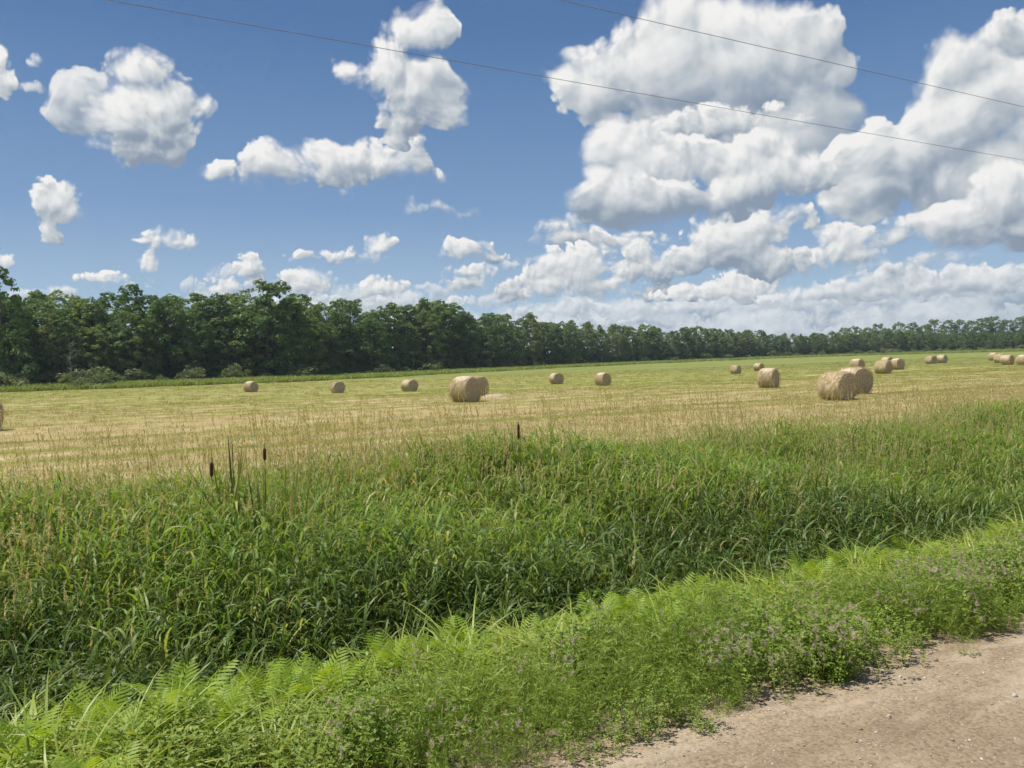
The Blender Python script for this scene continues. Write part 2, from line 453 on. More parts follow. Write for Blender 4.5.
def scatter(name, sources, P, rot, scl, idx, label, cat):
    """Uncountable growth: one object whose geometry nodes set the source tufts on its points."""
    coll = bpy.data.collections.new(name + '_tufts')
    for o in sources: coll.objects.link(o)
    me = bpy.data.meshes.new(name)
    P = np.asarray(P, np.float32); n = len(P)
    me.vertices.add(n); me.vertices.foreach_set('co', P.ravel())
    a = me.attributes.new('rot', 'FLOAT_VECTOR', 'POINT'); a.data.foreach_set('vector', np.asarray(rot, np.float32).ravel())
    a = me.attributes.new('scl', 'FLOAT', 'POINT'); a.data.foreach_set('value', np.asarray(scl, np.float32))
    a = me.attributes.new('idx', 'INT', 'POINT'); a.data.foreach_set('value', np.asarray(idx, np.int32))
    me.update()
    o = bpy.data.objects.new(name, me); COL.objects.link(o)
    tr = bpy.data.node_groups.new(name + '_scatter', 'GeometryNodeTree')
    tr.interface.new_socket('Geometry', in_out='INPUT', socket_type='NodeSocketGeometry')
    tr.interface.new_socket('Geometry', in_out='OUTPUT', socket_type='NodeSocketGeometry')
    N, Lk = tr.nodes, tr.links
    gi, go = N.new('NodeGroupInput'), N.new('NodeGroupOutput')
    ci = N.new('GeometryNodeCollectionInfo'); ci.inputs['Collection'].default_value = coll
    ci.inputs['Separate Children'].default_value = True; ci.inputs['Reset Children'].default_value = True
    ip = N.new('GeometryNodeInstanceOnPoints'); ip.inputs['Pick Instance'].default_value = True
    def attr(nm, ty):
        q = N.new('GeometryNodeInputNamedAttribute'); q.data_type = ty; q.inputs['Name'].default_value = nm
        return next(s for s in q.outputs if s.enabled and s.name == 'Attribute')
    Lk.new(gi.outputs[0], ip.inputs['Points']); Lk.new(ci.outputs[0], ip.inputs['Instance'])
    Lk.new(attr('idx', 'INT'), ip.inputs['Instance Index'])
    Lk.new(attr('rot', 'FLOAT_VECTOR'), ip.inputs['Rotation']); Lk.new(attr('scl', 'FLOAT'), ip.inputs['Scale'])
    Lk.new(ip.outputs[0], go.inputs[0])
    md = o.modifiers.new('scatter', 'NODES'); md.node_group = tr
    return tag(o, label, cat, None, 'stuff')

def in_view(x, y, z=0.0, mx=170, my=200):
    d = np.stack([x, y, z - CAM_H + 0 * x], -1)
    zz = d @ np.array(_f); u = 512 + F_PX * (d @ np.array(_r)) / np.maximum(zz, .05); v = 384 - F_PX * (d @ np.array(_u)) / np.maximum(zz, .05)
    return (zz > .3) & (u > -mx) & (u < 1024 + mx) & (v < 768 + my)

def scatter_pts(n, s0, s1, t0, t1, mx=170, my=260):
    s, t = rnd(s0, s1, n), rnd(t0, t1, n)
    x, y = xy(s, t); z = ground_z(x, y)
    k = in_view(x, y, z, mx, my)
    return s[k], t[k], x[k], y[k], z[k]

# ------------------------------------------------------------------ materials
def material(name):
    m = bpy.data.materials.new(name); m.use_nodes = True
    m.node_tree.nodes.clear()
    q = G(m.node_tree)
    return m, q

def principled(q, color, rough=0.6, spec=0.3, normal=None, transl=0.0, tcolor=None):
    b = q.new('ShaderNodeBsdfPrincipled')
    q.put(b.inputs['Base Color'], color); q.put(b.inputs['Roughness'], rough); q.put(b.inputs['Specular IOR Level'], spec)
    if normal is not None: q.put(b.inputs['Normal'], normal)
    out = b.outputs[0]
    if transl:
        tr = q.new('ShaderNodeBsdfTranslucent'); q.put(tr.inputs[0], tcolor if tcolor is not None else color)
        mx = q.new('ShaderNodeMixShader'); mx.inputs[0].default_value = transl
        q.t.links.new(out, mx.inputs[1]); q.t.links.new(tr.outputs[0], mx.inputs[2]); out = mx.outputs[0]
    o = q.new('ShaderNodeOutputMaterial'); q.t.links.new(out, o.inputs['Surface'])
    return b

def bump(q, h, strength=0.5, dist=0.02):
    n = q.new('ShaderNodeBump'); q.put(n.inputs['Height'], h)
    n.inputs['Strength'].default_value = strength; n.inputs['Distance'].default_value = dist
    return n.outputs[0]

def leaf_mat(name, stops, tipc=None, tip=0.0, transl=0.35, rough=0.45, spec=0.4, patch=None):
    """Blades and leaves: every blade its own shade (uv.x), the clump another, tips of another colour."""
    m, q = material(name)
    ux, uy, _ = q.sep(q.new('ShaderNodeUVMap').outputs[0])
    oi = q.new('ShaderNodeObjectInfo').outputs['Random']
    f = q.mad(ux, 0.62, q.mul(oi, 0.38))
    if patch:
        pos = q.new('ShaderNodeNewGeometry').outputs['Position']
        f = q.add(f, q.mul(q.sub(q.noise(pos, patch[0], 2.0), 0.5), patch[1]))
    c = q.ramp(f, stops)
    if tipc:
        c = q.mix(q.mul(q.step(uy, 0.55, 1.0), tip), c, tipc + (1.0,))
    tc = q.v('MULTIPLY', c, (1.25, 1.15, 0.55))
    principled(q, c, rough, spec, transl=transl, tcolor=tc)
    return m

def field_coords(q):
    pos = q.new('ShaderNodeNewGeometry').outputs['Position']
    s = q.v('DOT_PRODUCT', pos, (RD[0], RD[1], 0.0)); t = q.v('DOT_PRODUCT', pos, (ND[0], ND[1], 0.0))
    return pos, s, t

# ground: soil, ditch bank and the cut hay field in one sheet
M_GROUND, q = material('hay_field_ground')
pos, s_, t_ = field_coords(q)
rows = q.noise(q.comb(q.mul(s_, 0.035), q.mul(t_, 0.55), 0.0), 1.0, 4.0, 0.62, '2D')
rows2 = q.noise(q.comb(q.mul(s_, 0.010), q.mul(t_, 0.10), 7.0), 1.0, 3.0, 0.55, '2D')
mot = q.noise(pos, 2.2, 5.0, 0.65)
fine = q.noise(q.comb(q.mul(s_, 9.0), q.mul(t_, 22.0), 0.0), 1.0, 4.0, 0.7, '2D')
dist_ = q.v('LENGTH', pos)
green = q.add(q.step(dist_, 20, 100, 0.26, 0.95, 'LINEAR'), q.add(q.mul(q.sub(rows, 0.5), 2.0), q.add(q.mul(q.sub(rows2, 0.5), 1.9), q.mul(q.sub(mot, 0.5), 0.7))))
wob = q.noise(q.comb(q.mul(s_, 0.05), q.mul(t_, 0.05), 2.0), 1.0, 2.0, 0.5, '2D')
swath = q.m('SINE', q.add(q.mul(t_, 1.75), q.mul(wob, 5.0)))
gap = q.step(q.noise(q.comb(q.mul(s_, 0.16), q.mul(t_, 0.8), 5.0), 1.0, 3.0, 0.6, '2D'), 0.38, 0.62)
green = q.add(green, q.mul(q.mul(swath, gap), -0.50))
straw = q.ramp(fine, [(0.25, (0.20, 0.145, 0.06)), (0.5, (0.39, 0.30, 0.135)), (0.75, (0.58, 0.47, 0.25))])
grn = q.ramp(mot, [(0.3, (0.15, 0.17, 0.035)), (0.55, (0.245, 0.25, 0.055)), (0.75, (0.36, 0.33, 0.095))])
c = q.mix(q.step(green, 0.30, 0.85), straw, grn)
pale = q.mul(q.step(q.mul(swath, gap), 0.45, 0.95), q.step(fine, 0.35, 0.55))
c = q.mix(q.mul(pale, 0.75), c, (0.62, 0.52, 0.29, 1))
rough_edge = q.step(q.add(dist_, q.mul(q.sub(rows2, 0.5), 30.0)), 128, 150)
c = q.mix(q.mul(rough_edge, 0.55), c, (0.15, 0.19, 0.045, 1))
soil = q.ramp(mot, [(0.3, (0.025, 0.022, 0.014)), (0.7, (0.065, 0.055, 0.03))])
sand = q.ramp(fine, [(0.3, (0.26, 0.19, 0.12)), (0.7, (0.42, 0.32, 0.21))])
c = q.mix(q.step(t_, 8.8, 10.8), q.mix(q.step(q.add(t_, q.mul(q.sub(mot, 0.5), 1.2)), 3.35, 2.85), soil, sand), c)
principled(q, c, 0.9, 0.1, bump(q, q.add(fine, mot), 0.6, 0.06))

M_ROAD, q = material('gravel_road')
pos, s_, t_ = field_coords(q)
n1 = q.noise(pos, 1.3, 4.0, 0.6); n2 = q.noise(pos, 60.0, 4.0, 0.7)
v1 = q.voro(pos, 75.0, dims='3D'); vc = q.voro(pos, 75.0, dims='3D', out='Color')
v2 = q.voro(pos, 28.0, dims='3D'); v2c = q.v('DOT_PRODUCT', q.voro(pos, 28.0, dims='3D', out='Color'), (.33, .33, .33))
wheel = q.noise(q.comb(q.mul(s_, 0.25), q.mul(t_, 2.2), 0.0), 1.0, 3.0, 0.5, '2D')
base = q.ramp(q.add(q.mul(n1, 0.5), q.mul(wheel, 0.5)), [(0.30, (0.189, 0.138, 0.086)), (0.5, (0.271, 0.204, 0.132)), (0.70, (0.354, 0.276, 0.186))])
grain = q.ramp(q.v('DOT_PRODUCT', vc, (.33, .33, .33)), [(0.2, (0.72, 0.70, 0.68)), (0.5, (1.0, 1.0, 1.0)), (0.8, (1.22, 1.22, 1.22))])
c = q.mix(1.0, base, grain, 'MULTIPLY')
c = q.mix(q.mul(q.step(v2, 0.16, 0.10), q.step(v2c, 0.60, 0.64)), c, (0.48, 0.42, 0.36, 1))
c = q.mix(q.mul(q.step(n2, 0.60, 0.72), 0.45), c, (0.16, 0.115, 0.07, 1))
wash = q.noise(q.comb(q.mul(s_, 1.1), q.mul(t_, 3.0), 3.0), 1.0, 5.0, 0.65, '2D')
c = q.mix(q.mul(q.step(wash, 0.52, 0.68), 0.5), c, (0.46, 0.375, 0.26, 1))
c = q.mix(q.mul(q.step(wash, 0.44, 0.33), 0.35), c, (0.20, 0.145, 0.09, 1))
principled(q, c, 0.92, 0.15, bump(q, q.add(q.mul(n2, 0.6), q.add(q.m('MULTIPLY', v1, -0.8), q.mul(n1, 1.2))), 0.4, 0.008))

M_TALL = leaf_mat('tall_grass_leaf', [(0.0, (0.10, 0.185, 0.024)), (0.4, (0.175, 0.285, 0.04)), (0.76, (0.265, 0.375, 0.068)), (0.92, (0.42, 0.44, 0.15)), (1.0, (0.62, 0.52, 0.27))], (0.38, 0.37, 0.14), 0.35, transl=0.46, rough=0.46, spec=0.22, patch=(0.8, 0.5))
M_BANK = leaf_mat('shaded_ditch_grass_leaf', [(0.0, (0.048, 0.093, 0.017)), (0.45, (0.084, 0.144, 0.026)), (0.82, (0.142, 0.206, 0.048)), (0.95, (0.275, 0.292, 0.094)), (1.0, (0.360, 0.292, 0.137))], (0.28, 0.29, 0.10), 0.4, transl=0.30, rough=0.46, spec=0.26, patch=(0.9, 0.5))  # the ditch grass's own darker green, deepened to paint in shade at its foot
M_CULM = leaf_mat('grass_stalk', [(0.0, (0.15, 0.21, 0.05)), (0.5, (0.30, 0.30, 0.10)), (1.0, (0.52, 0.44, 0.22))], transl=0.15, rough=0.5)
M_SEED = leaf_mat('seed_plume', [(0.0, (0.48, 0.40, 0.20)), (0.5, (0.62, 0.54, 0.30)), (1.0, (0.66, 0.58, 0.35))], transl=0.45, rough=0.7, spec=0.1)
M_DRY = leaf_mat('dry_straw', [(0.0, (0.30, 0.23, 0.10)), (0.5, (0.46, 0.36, 0.17)), (1.0, (0.63, 0.52, 0.28))], transl=0.2, rough=0.6, spec=0.2)
M_STUB = leaf_mat('green_stubble', [(0.0, (0.13, 0.17, 0.03)), (0.5, (0.23, 0.25, 0.05)), (1.0, (0.36, 0.34, 0.10))], transl=0.3, rough=0.6, spec=0.2)
M_LIME = leaf_mat('lime_grass', [(0.0, (0.175, 0.262, 0.030)), (0.5, (0.292, 0.379, 0.053)), (0.85, (0.432, 0.478, 0.105)), (1.0, (0.583, 0.525, 0.210))], (0.36, 0.36, 0.13), 0.3, transl=0.40, rough=0.42, spec=0.28, patch=(1.1, 0.4))
M_FERN = leaf_mat('fern_leaf', [(0.0, (0.198, 0.307, 0.020)), (0.5, (0.277, 0.396, 0.034)), (1.0, (0.356, 0.455, 0.064))], transl=0.45, rough=0.5, spec=0.3)
M_WEED = leaf_mat('weed_leaf', [(0.0, (0.140, 0.221, 0.030)), (0.5, (0.227, 0.319, 0.049)), (1.0, (0.346, 0.410, 0.086))], transl=0.33, rough=0.5, spec=0.3, patch=(1.4, 0.4))
M_HEAD = leaf_mat('clover_head', [(0.0, (0.48, 0.36, 0.32)), (0.5, (0.63, 0.49, 0.45)), (1.0, (0.78, 0.66, 0.60))], transl=0.25, rough=0.9, spec=0.05)
M_ROUGH = leaf_mat('rough_growth', [(0.0, (0.138, 0.207, 0.041)), (0.5, (0.234, 0.296, 0.068)), (1.0, (0.343, 0.372, 0.110))], transl=0.3, rough=0.6, spec=0.2)
M_CAT = leaf_mat('cattail_leaf', [(0.0, (0.06, 0.115, 0.025)), (0.5, (0.10, 0.165, 0.035)), (0.8, (0.16, 0.21, 0.06)), (1.0, (0.30, 0.23, 0.11))], (0.26, 0.20, 0.10), 0.55, transl=0.38, rough=0.5, spec=0.25)
M_CATHEAD, q = material('cattail_head')
nn = q.noise(q.new('ShaderNodeTexCoord').outputs['Object'], 90.0, 3.0)
principled(q, q.ramp(nn, [(0.3, (0.07, 0.037, 0.02)), (0.7, (0.15, 0.085, 0.045))]), 0.95, 0.05)
M_STONE, q = material('pebble')
oi = q.new('ShaderNodeObjectInfo').outputs['Random']
principled(q, q.ramp(oi, [(0.0, (0.22, 0.16, 0.11)), (0.4, (0.40, 0.31, 0.22)), (0.7, (0.42, 0.38, 0.34)), (1.0, (0.58, 0.52, 0.45))]), 0.8, 0.25)
M_WIRE, q = material('cable')
principled(q, (0.20, 0.205, 0.21, 1), 0.5, 0.3)

# ------------------------------------------------------------------ ground and road
def sheet(name, S, T, zf, mat, off=0.0):
    SS, TT = np.meshgrid(S, T, indexing='ij')
    x, y = xy(SS, TT); z = zf(x, y) + off
    ns, nt = len(S), len(T)
    i = (np.arange(ns - 1)[:, None] * nt + np.arange(nt - 1)[None]).ravel()
    F = np.stack([i, i + nt, i + nt + 1, i + 1], -1)
    return mesh_obj(name, np.stack([x, y, z], -1).reshape(-1, 3), F, mat, smooth=True)

S_G = np.unique(np.concatenate([np.linspace(-12, 40, 160), np.linspace(-120, 260, 100), np.linspace(-900, 1300, 45), np.linspace(-6000, 6000, 13)]))
T_G = np.unique(np.concatenate([np.linspace(-9, 16, 90), np.linspace(16, 90, 60), np.linspace(90, 600, 60), np.linspace(-60, -9, 8), np.array([-6000, -2000, -600, -200, 900, 2000, 6000])]))
tag(sheet('ground', S_G, T_G, ground_z, M_GROUND), 'cut hay field and grassy roadside ground running to the woods', 'field', kind='structure')

S_R = np.concatenate([np.linspace(-40, -3, 20)[:-1], np.linspace(-3, 14, 260)[:-1], np.linspace(14, 120, 60)])
T_R = np.concatenate([np.linspace(-3.4, 0.6, 14)[:-1], np.linspace(0.6, 2.8, 60)])
def road_z(x, y):
    s, t = x * RD[0] + y * RD[1], x * ND[0] + y * ND[1]
    edge = np.clip((2.80 - t) / 0.16, 0, 1)
    return ground_z(x, y) - 0.03 + 0.06 * edge ** .5 + 0.016 * np.sin(t * 4.1 + .3 * np.sin(s)) + 0.004 * np.sin(s * 7.3 + t * 5) * np.sin(t * 11 + s * 2.1)
SS, TT = np.meshgrid(S_R, T_R, indexing='ij')
TT = TT + np.clip((TT - 1.6) / 1.2, 0, 1) * (0.05 * np.sin(SS * 1.7) + 0.035 * np.sin(SS * 5.3 + 1) + .02 * np.sin(SS * 13.1))
x, y = xy(SS, TT); ns, nt = SS.shape
i = (np.arange(ns - 1)[:, None] * nt + np.arange(nt - 1)[None]).ravel()
tag(mesh_obj('road', np.stack([x, y, road_z(x, y)], -1).reshape(-1, 3), np.stack([i, i + nt, i + nt + 1, i + 1], -1), M_ROAD, smooth=True),
    'pale tan gravel road with loose stones and ragged edge', 'road', kind='structure')

def stone_src(k):
    bm = bmesh.new(); bmesh.ops.create_icosphere(bm, subdivisions=2, radius=1.0)
    r = random.Random(k); ax = [Vector((r.uniform(-1, 1), r.uniform(-1, 1), r.uniform(-1, 1))).normalized() for _ in range(5)]
    for v in bm.verts:
        f = 1.0
        for a in ax: f -= 0.28 * max(0, v.co.dot(a) - 0.45)
        v.co = Vector((v.co.x * f, v.co.y * f * .8, v.co.z * f * .55))
    me = bpy.data.meshes.new('pebble'); bm.to_mesh(me); bm.free(); me.materials.append(M_STONE)
    return bpy.data.objects.new('pebble', me)
s, t, x, y, z = scatter_pts(26000, -1, 16, 0.4, 3.0)
k = rng.random(len(t)) < np.where(t > 2.45, 1.0, 0.45) * np.clip(.7 + .6 * np.sin(s * 2.1 + t * 3) * np.sin(t * 4 + s), .1, 1); s, t, x, y = s[k], t[k], x[k], y[k]
scl = 0.002 + 0.008 * rng.random(len(x)) ** 4 + 0.010 * (rng.random(len(x)) > .990)
scatter('gravel', [stone_src(k) for k in range(5)], np.stack([x, y, road_z(x, y) + scl * .25], -1), rnd(0, 6.28, (len(x), 3)) * [.1, .1, 1], scl, rng.integers(0, 5, len(x)),
        'loose pale pebbles lying over the tan gravel road', 'gravel')

# ------------------------------------------------------------------ grass and weeds
def tall_tuft(lean=0.0, n=11, h=(0.85, 1.25), dry=0.0):
    a = Strips(); b = Strips(); sd = Strips()
    for _ in range(n):
        r, az0 = 0.17 * sqrt(rng.random()), rnd(0, 6.28)
        p = np.array([r * cos(az0), r * sin(az0), -0.03])
        H = rnd(*h); az = rnd(0, 6.28); tl = abs(rng.normal(0, .08))
        D = polar(az, tl); D = unit(D + np.array([0, -lean * rnd(.3, 1), 0]))
        B = np.array([cos(az), sin(az), -.1]) * rnd(.0, .16) + np.array([0, -lean * .5, -lean * .3]) * rnd(0, 1)
        sd_az = rnd(0, 6.28)
        b.add(p, D, B, [cos(sd_az), sin(sd_az), 0], H, .0045, 4, 'stem', u=rnd(0, .55 + dry))
        m = rng.integers(5, 8)
        f = np.sort(rnd(.18, .98, m))
        P = p + D * (H * f)[:, None] + B * (H * f ** 2)[:, None]
        la = az + np.arange(m) * 2.6 + rng.normal(0, .5, m)
        tilt = rnd(.15, .7, m) * (1.1 - .3 * f)
        LD = polar(la, tilt); LB = np.stack([np.cos(la) * .35, np.sin(la) * .35, -rnd(.25, .95, m)], -1)
        S = np.stack([-np.sin(la), np.cos(la), rng.normal(0, .35, m)], -1)
        a.add(P, LD, LB, unit(S), rnd(.20, .42, m) * (1.15 - .35 * f), rnd(.011, .022, m), 4, 'blade')
    return a, b

def join_tuft(name, parts):
    """One mesh of several strip sets, each with its own material."""
    Vs, Fs, Us, mi, mats, n = [], [], [], [], [], 0
    for st, m in parts:
        if not st.V: continue
        V, F, U = np.concatenate(st.V), np.concatenate(st.F) + n, np.concatenate(st.U)
        Vs.append(V); Fs.append(F); Us.append(U); mi.append(np.full(len(F), len(mats), np.int32)); mats.append(m); n += len(V)
    o = mesh_obj(name, np.concatenate(Vs), np.concatenate(Fs), None, None, np.concatenate(Us), True, link=False)
    for m in mats: o.data.materials.append(m)
    o.data.polygons.foreach_set('material_index', np.concatenate(mi)); o.data.update()
    return o

def plume(sd, P, D, n=26, L=.13):
    """A loose seed head of many small spikelets round the top of a stalk."""
    f = rnd(0, 1, n)
    az = rnd(0, 6.28, n)
    out = polar(az, rnd(.25, .8, n))
    sd.add(P + D * (L * f)[:, None], unit(out + D * .8), np.array([0, 0, -.3]), unit(rng.normal(0, 1, (n, 3))), rnd(.022, .048, n) * (1.15 - .7 * f), rnd(.005, .010, n), 2, 'leaf')

def seed_tuft(n=5, h=(1.0, 1.45), wide=.2):
    a = Strips(); b = Strips(); sd = Strips()
    for _ in range(n):
        r, az0 = wide * sqrt(rng.random()), rnd(0, 6.28)
        p = np.array([r * cos(az0), r * sin(az0), -.03]); H = rnd(*h); az = rnd(0, 6.28)
        D = polar(az, abs(rng.normal(0, .09))); B = np.array([cos(az), sin(az), -.12]) * rnd(0, .14)
        sa = rnd(0, 6.28)
        b.add(p, D, B, [cos(sa), sin(sa), 0], H, .0042, 5, 'stem', u=rnd(.5, 1))
        top = p + D * H * .97 + B * H * .94
        plume(sd, top, unit(D + 2 * B), 30, rnd(.11, .2))
        m = 3; f = rnd(.25, .75, m); la = rnd(0, 6.28, m)
        a.add(p + D * (H * f)[:, None] + B * (H * f ** 2)[:, None], polar(la, rnd(.3, .8, m)), np.stack([np.cos(la) * .3, np.sin(la) * .3, -rnd(.3, .9, m)], -1),
              unit(np.stack([-np.sin(la), np.cos(la), rng.normal(0, .3, m)], -1)), rnd(.18, .34, m), rnd(.006, .011, m), 3, 'blade', u=rnd(.7, 1, m))
    return a, b, sd

tall_src = []
for k in range(7):
    a, b = tall_tuft(); tall_src.append(join_tuft('tall_grass_tuft', [(a, M_TALL), (b, M_CULM)]))
bank_src = []
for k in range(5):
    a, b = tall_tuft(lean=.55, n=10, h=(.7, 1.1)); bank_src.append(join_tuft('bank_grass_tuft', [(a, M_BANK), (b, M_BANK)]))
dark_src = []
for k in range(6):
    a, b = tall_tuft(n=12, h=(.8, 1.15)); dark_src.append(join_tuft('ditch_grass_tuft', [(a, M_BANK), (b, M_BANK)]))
seed_src = []
for k in range(6):
    a, b, sd = seed_tuft(); seed_src.append(join_tuft('seed_grass_tuft', [(a, M_DRY if k % 2 else M_TALL), (b, M_CULM if k % 3 else M_DRY), (sd, M_SEED)]))

def yaw_to_road(n, spread=.5):
    """Tufts built leaning along -y are turned to lean over the ditch towards the road."""
    return TH + rng.normal(0, spread, n)

s, t, x, y, z = scatter_pts(22000, -9, 62, 5.45, 10.1)
k = rng.random(len(s)) < np.where(t > 8.8, .75, 1.0); s, t, x, y, z = s[k], t[k], x[k], y[k], z[k]
print('tall grass tufts', len(s))
n = len(s); sc_ = rnd(.82, 1.12, n) * np.interp(t, [5.4, 6, 7, 9, 10], [.95, 1.0, 1.0, 1.0, .85]) * (1 + .10 * np.sin(s * 1.1 + t) + .07 * np.sin(s * .43))
dk = rng.random(n) < np.interp(t + .4 * np.sin(s * .8) + .3 * np.sin(s * 2.3), [5.5, 6.1, 6.9, 8.0], [.95, .65, .22, .04])  # dark-coloured tufts thicken towards the ditch foot, adding to its shade
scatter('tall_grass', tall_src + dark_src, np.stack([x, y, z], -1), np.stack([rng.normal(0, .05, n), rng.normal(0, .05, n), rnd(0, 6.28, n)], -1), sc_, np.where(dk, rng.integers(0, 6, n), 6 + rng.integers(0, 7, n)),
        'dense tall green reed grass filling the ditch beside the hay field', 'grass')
s, t, x, y, z = scatter_pts(2600, -9, 62, 5.3, 5.8)
n = len(s)
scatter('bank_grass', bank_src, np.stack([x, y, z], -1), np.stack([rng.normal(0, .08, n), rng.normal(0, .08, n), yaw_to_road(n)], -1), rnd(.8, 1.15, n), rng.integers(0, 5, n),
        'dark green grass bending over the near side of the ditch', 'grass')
s, t, x, y, z = scatter_pts(24000, -9, 70, 5.6, 11.4)
dens = np.interp(t, [5.6, 6.6, 8.6, 10.4, 11.6], [.06, .26, .75, .62, .05]) * np.interp(s, [2, 14], [1, .6]) * np.clip(.55 + .6 * np.sin(s * .9 + 2) * np.sin(s * .37 + t), .15, 1)
k = rng.random(len(s)) < dens; s, t, x, y, z = s[k], t[k], x[k], y[k], z[k]
n = len(s); print('seed tufts', n)
scatter('seed_grass', seed_src, np.stack([x, y, z], -1), np.stack([rng.normal(0, .06, n), rng.normal(0, .06, n), rnd(0, 6.28, n)], -1), rnd(.78, 1.28, n), rng.integers(0, 6, n),
        'tan seed plumes on thin stalks along the field edge', 'grass')

# stubble of the cut hay field: short straw and green regrowth in rows
def stub_tuft(n, h, mat_mix, flat=0.3):
    d, gsp = Strips(), Strips()
    for st, m in ((d, int(n * mat_mix)), (gsp, n - int(n * mat_mix))):
        if m < 1: continue
        r = .22 * np.sqrt(rng.random(m)); a0 = rnd(0, 6.28, m); la = rnd(0, 6.28, m)
        lying = rng.random(m) < flat
        tl = np.where(lying, rnd(1.2, 1.5, m), rnd(.05, .7, m))
        P = np.stack([r * np.cos(a0), r * np.sin(a0), np.where(lying, rnd(0, .04, m), 0)], -1)
        st.add(P, polar(la, tl), np.stack([0 * la, 0 * la, -rnd(0, .25, m)], -1), unit(np.stack([-np.sin(la), np.cos(la), rng.normal(0, .4, m)], -1)), rnd(*h, m), rnd(.004, .009, m), 2, 'blade')
    return join_tuft('stubble_tuft', [(d, M_DRY), (gsp, M_STUB)])
stub_src = [stub_tuft(26, (.05, .13), .92, .6) for _ in range(4)] + [stub_tuft(26, (.05, .13), .25, .25) for _ in range(4)]
P_, I_, C_ = [], [], []
for (n0, t0, t1, s0, s1, sc0) in ((26000, 10, 30, -25, 75, 1.0), (16000, 28, 62, -50, 120, 1.5), (12000, 60, 130, -90, 190, 2.2)):
    s, t, x, y, z = scatter_pts(n0, s0, s1, t0, t1, mx=60)
    band = .5 - .5 * np.sin(t * 1.75 + 2.5 + .6 * np.sin(s * .09)) * (.4 + .6 * np.sin(s * .23 + t * .9))
    gmix = np.clip(np.interp(np.hypot(x, y), [15, 40, 120], [.26, .52, .9]) + .8 * (band - .5), 0, 1)
    P_.append(np.stack([x, y, z], -1)); I_.append(np.where(rng.random(len(s)) < gmix, 4, 0) + rng.integers(0, 4, len(s))); C_.append(sc0 * rnd(.7, 1.3, len(s)))
P_, I_, C_ = np.concatenate(P_), np.concatenate(I_), np.concatenate(C_); n = len(P_); print('stubble tufts', n)
scatter('stubble', stub_src, P_, np.stack([0 * C_, 0 * C_, rnd(0, 6.28, n)], -1), C_, I_, 'short straw stubble and regrowth covering the cut hay field', 'stubble')

# verge between road and ditch
def arch_tuft(n=16, L=(.3, .6), W=(.008, .016)):
    a = Strips()
    r = .09 * np.sqrt(rng.random(n)); a0 = rnd(0, 6.28, n); la = a0 + rng.normal(0, .7, n)
    a.add(np.stack([r * np.cos(a0), r * np.sin(a0), 0 * r - .01], -1), polar(la, rnd(.1, .6, n)), np.stack([np.cos(la) * .45, np.sin(la) * .45, -rnd(.35, 1.0, n)], -1),
          unit(np.stack([-np.sin(la), np.cos(la), rng.normal(0, .3, n)], -1)), rnd(*L, n), rnd(*W, n), 5, 'blade')
    return join_tuft('arching_grass_tuft', [(a, M_LIME)])
lime_src = [arch_tuft() for _ in range(6)]
s, t, x, y, z = scatter_pts(10500, -3, 40, 3.0, 5.0)
k = rng.random(len(s)) < np.interp(t, [3.15, 3.4, 3.7, 4.4, 4.85, 5.0], [.0, .45, 1, .95, .75, 0]); s, t, x, y, z = s[k], t[k], x[k], y[k], z[k]
n = len(s); print('lime', n)
scatter('verge_grass', lime_src, np.stack([x, y, z], -1), np.stack([rng.normal(0, .1, n), rng.normal(0, .1, n), rnd(0, 6.28, n)], -1), rnd(.5, 1.05, n) * (1 + .2 * np.sin(s * 3.1 + t * 2)), rng.integers(0, 6, n),
        'yellow green arching grass on the slope down from the road', 'grass')

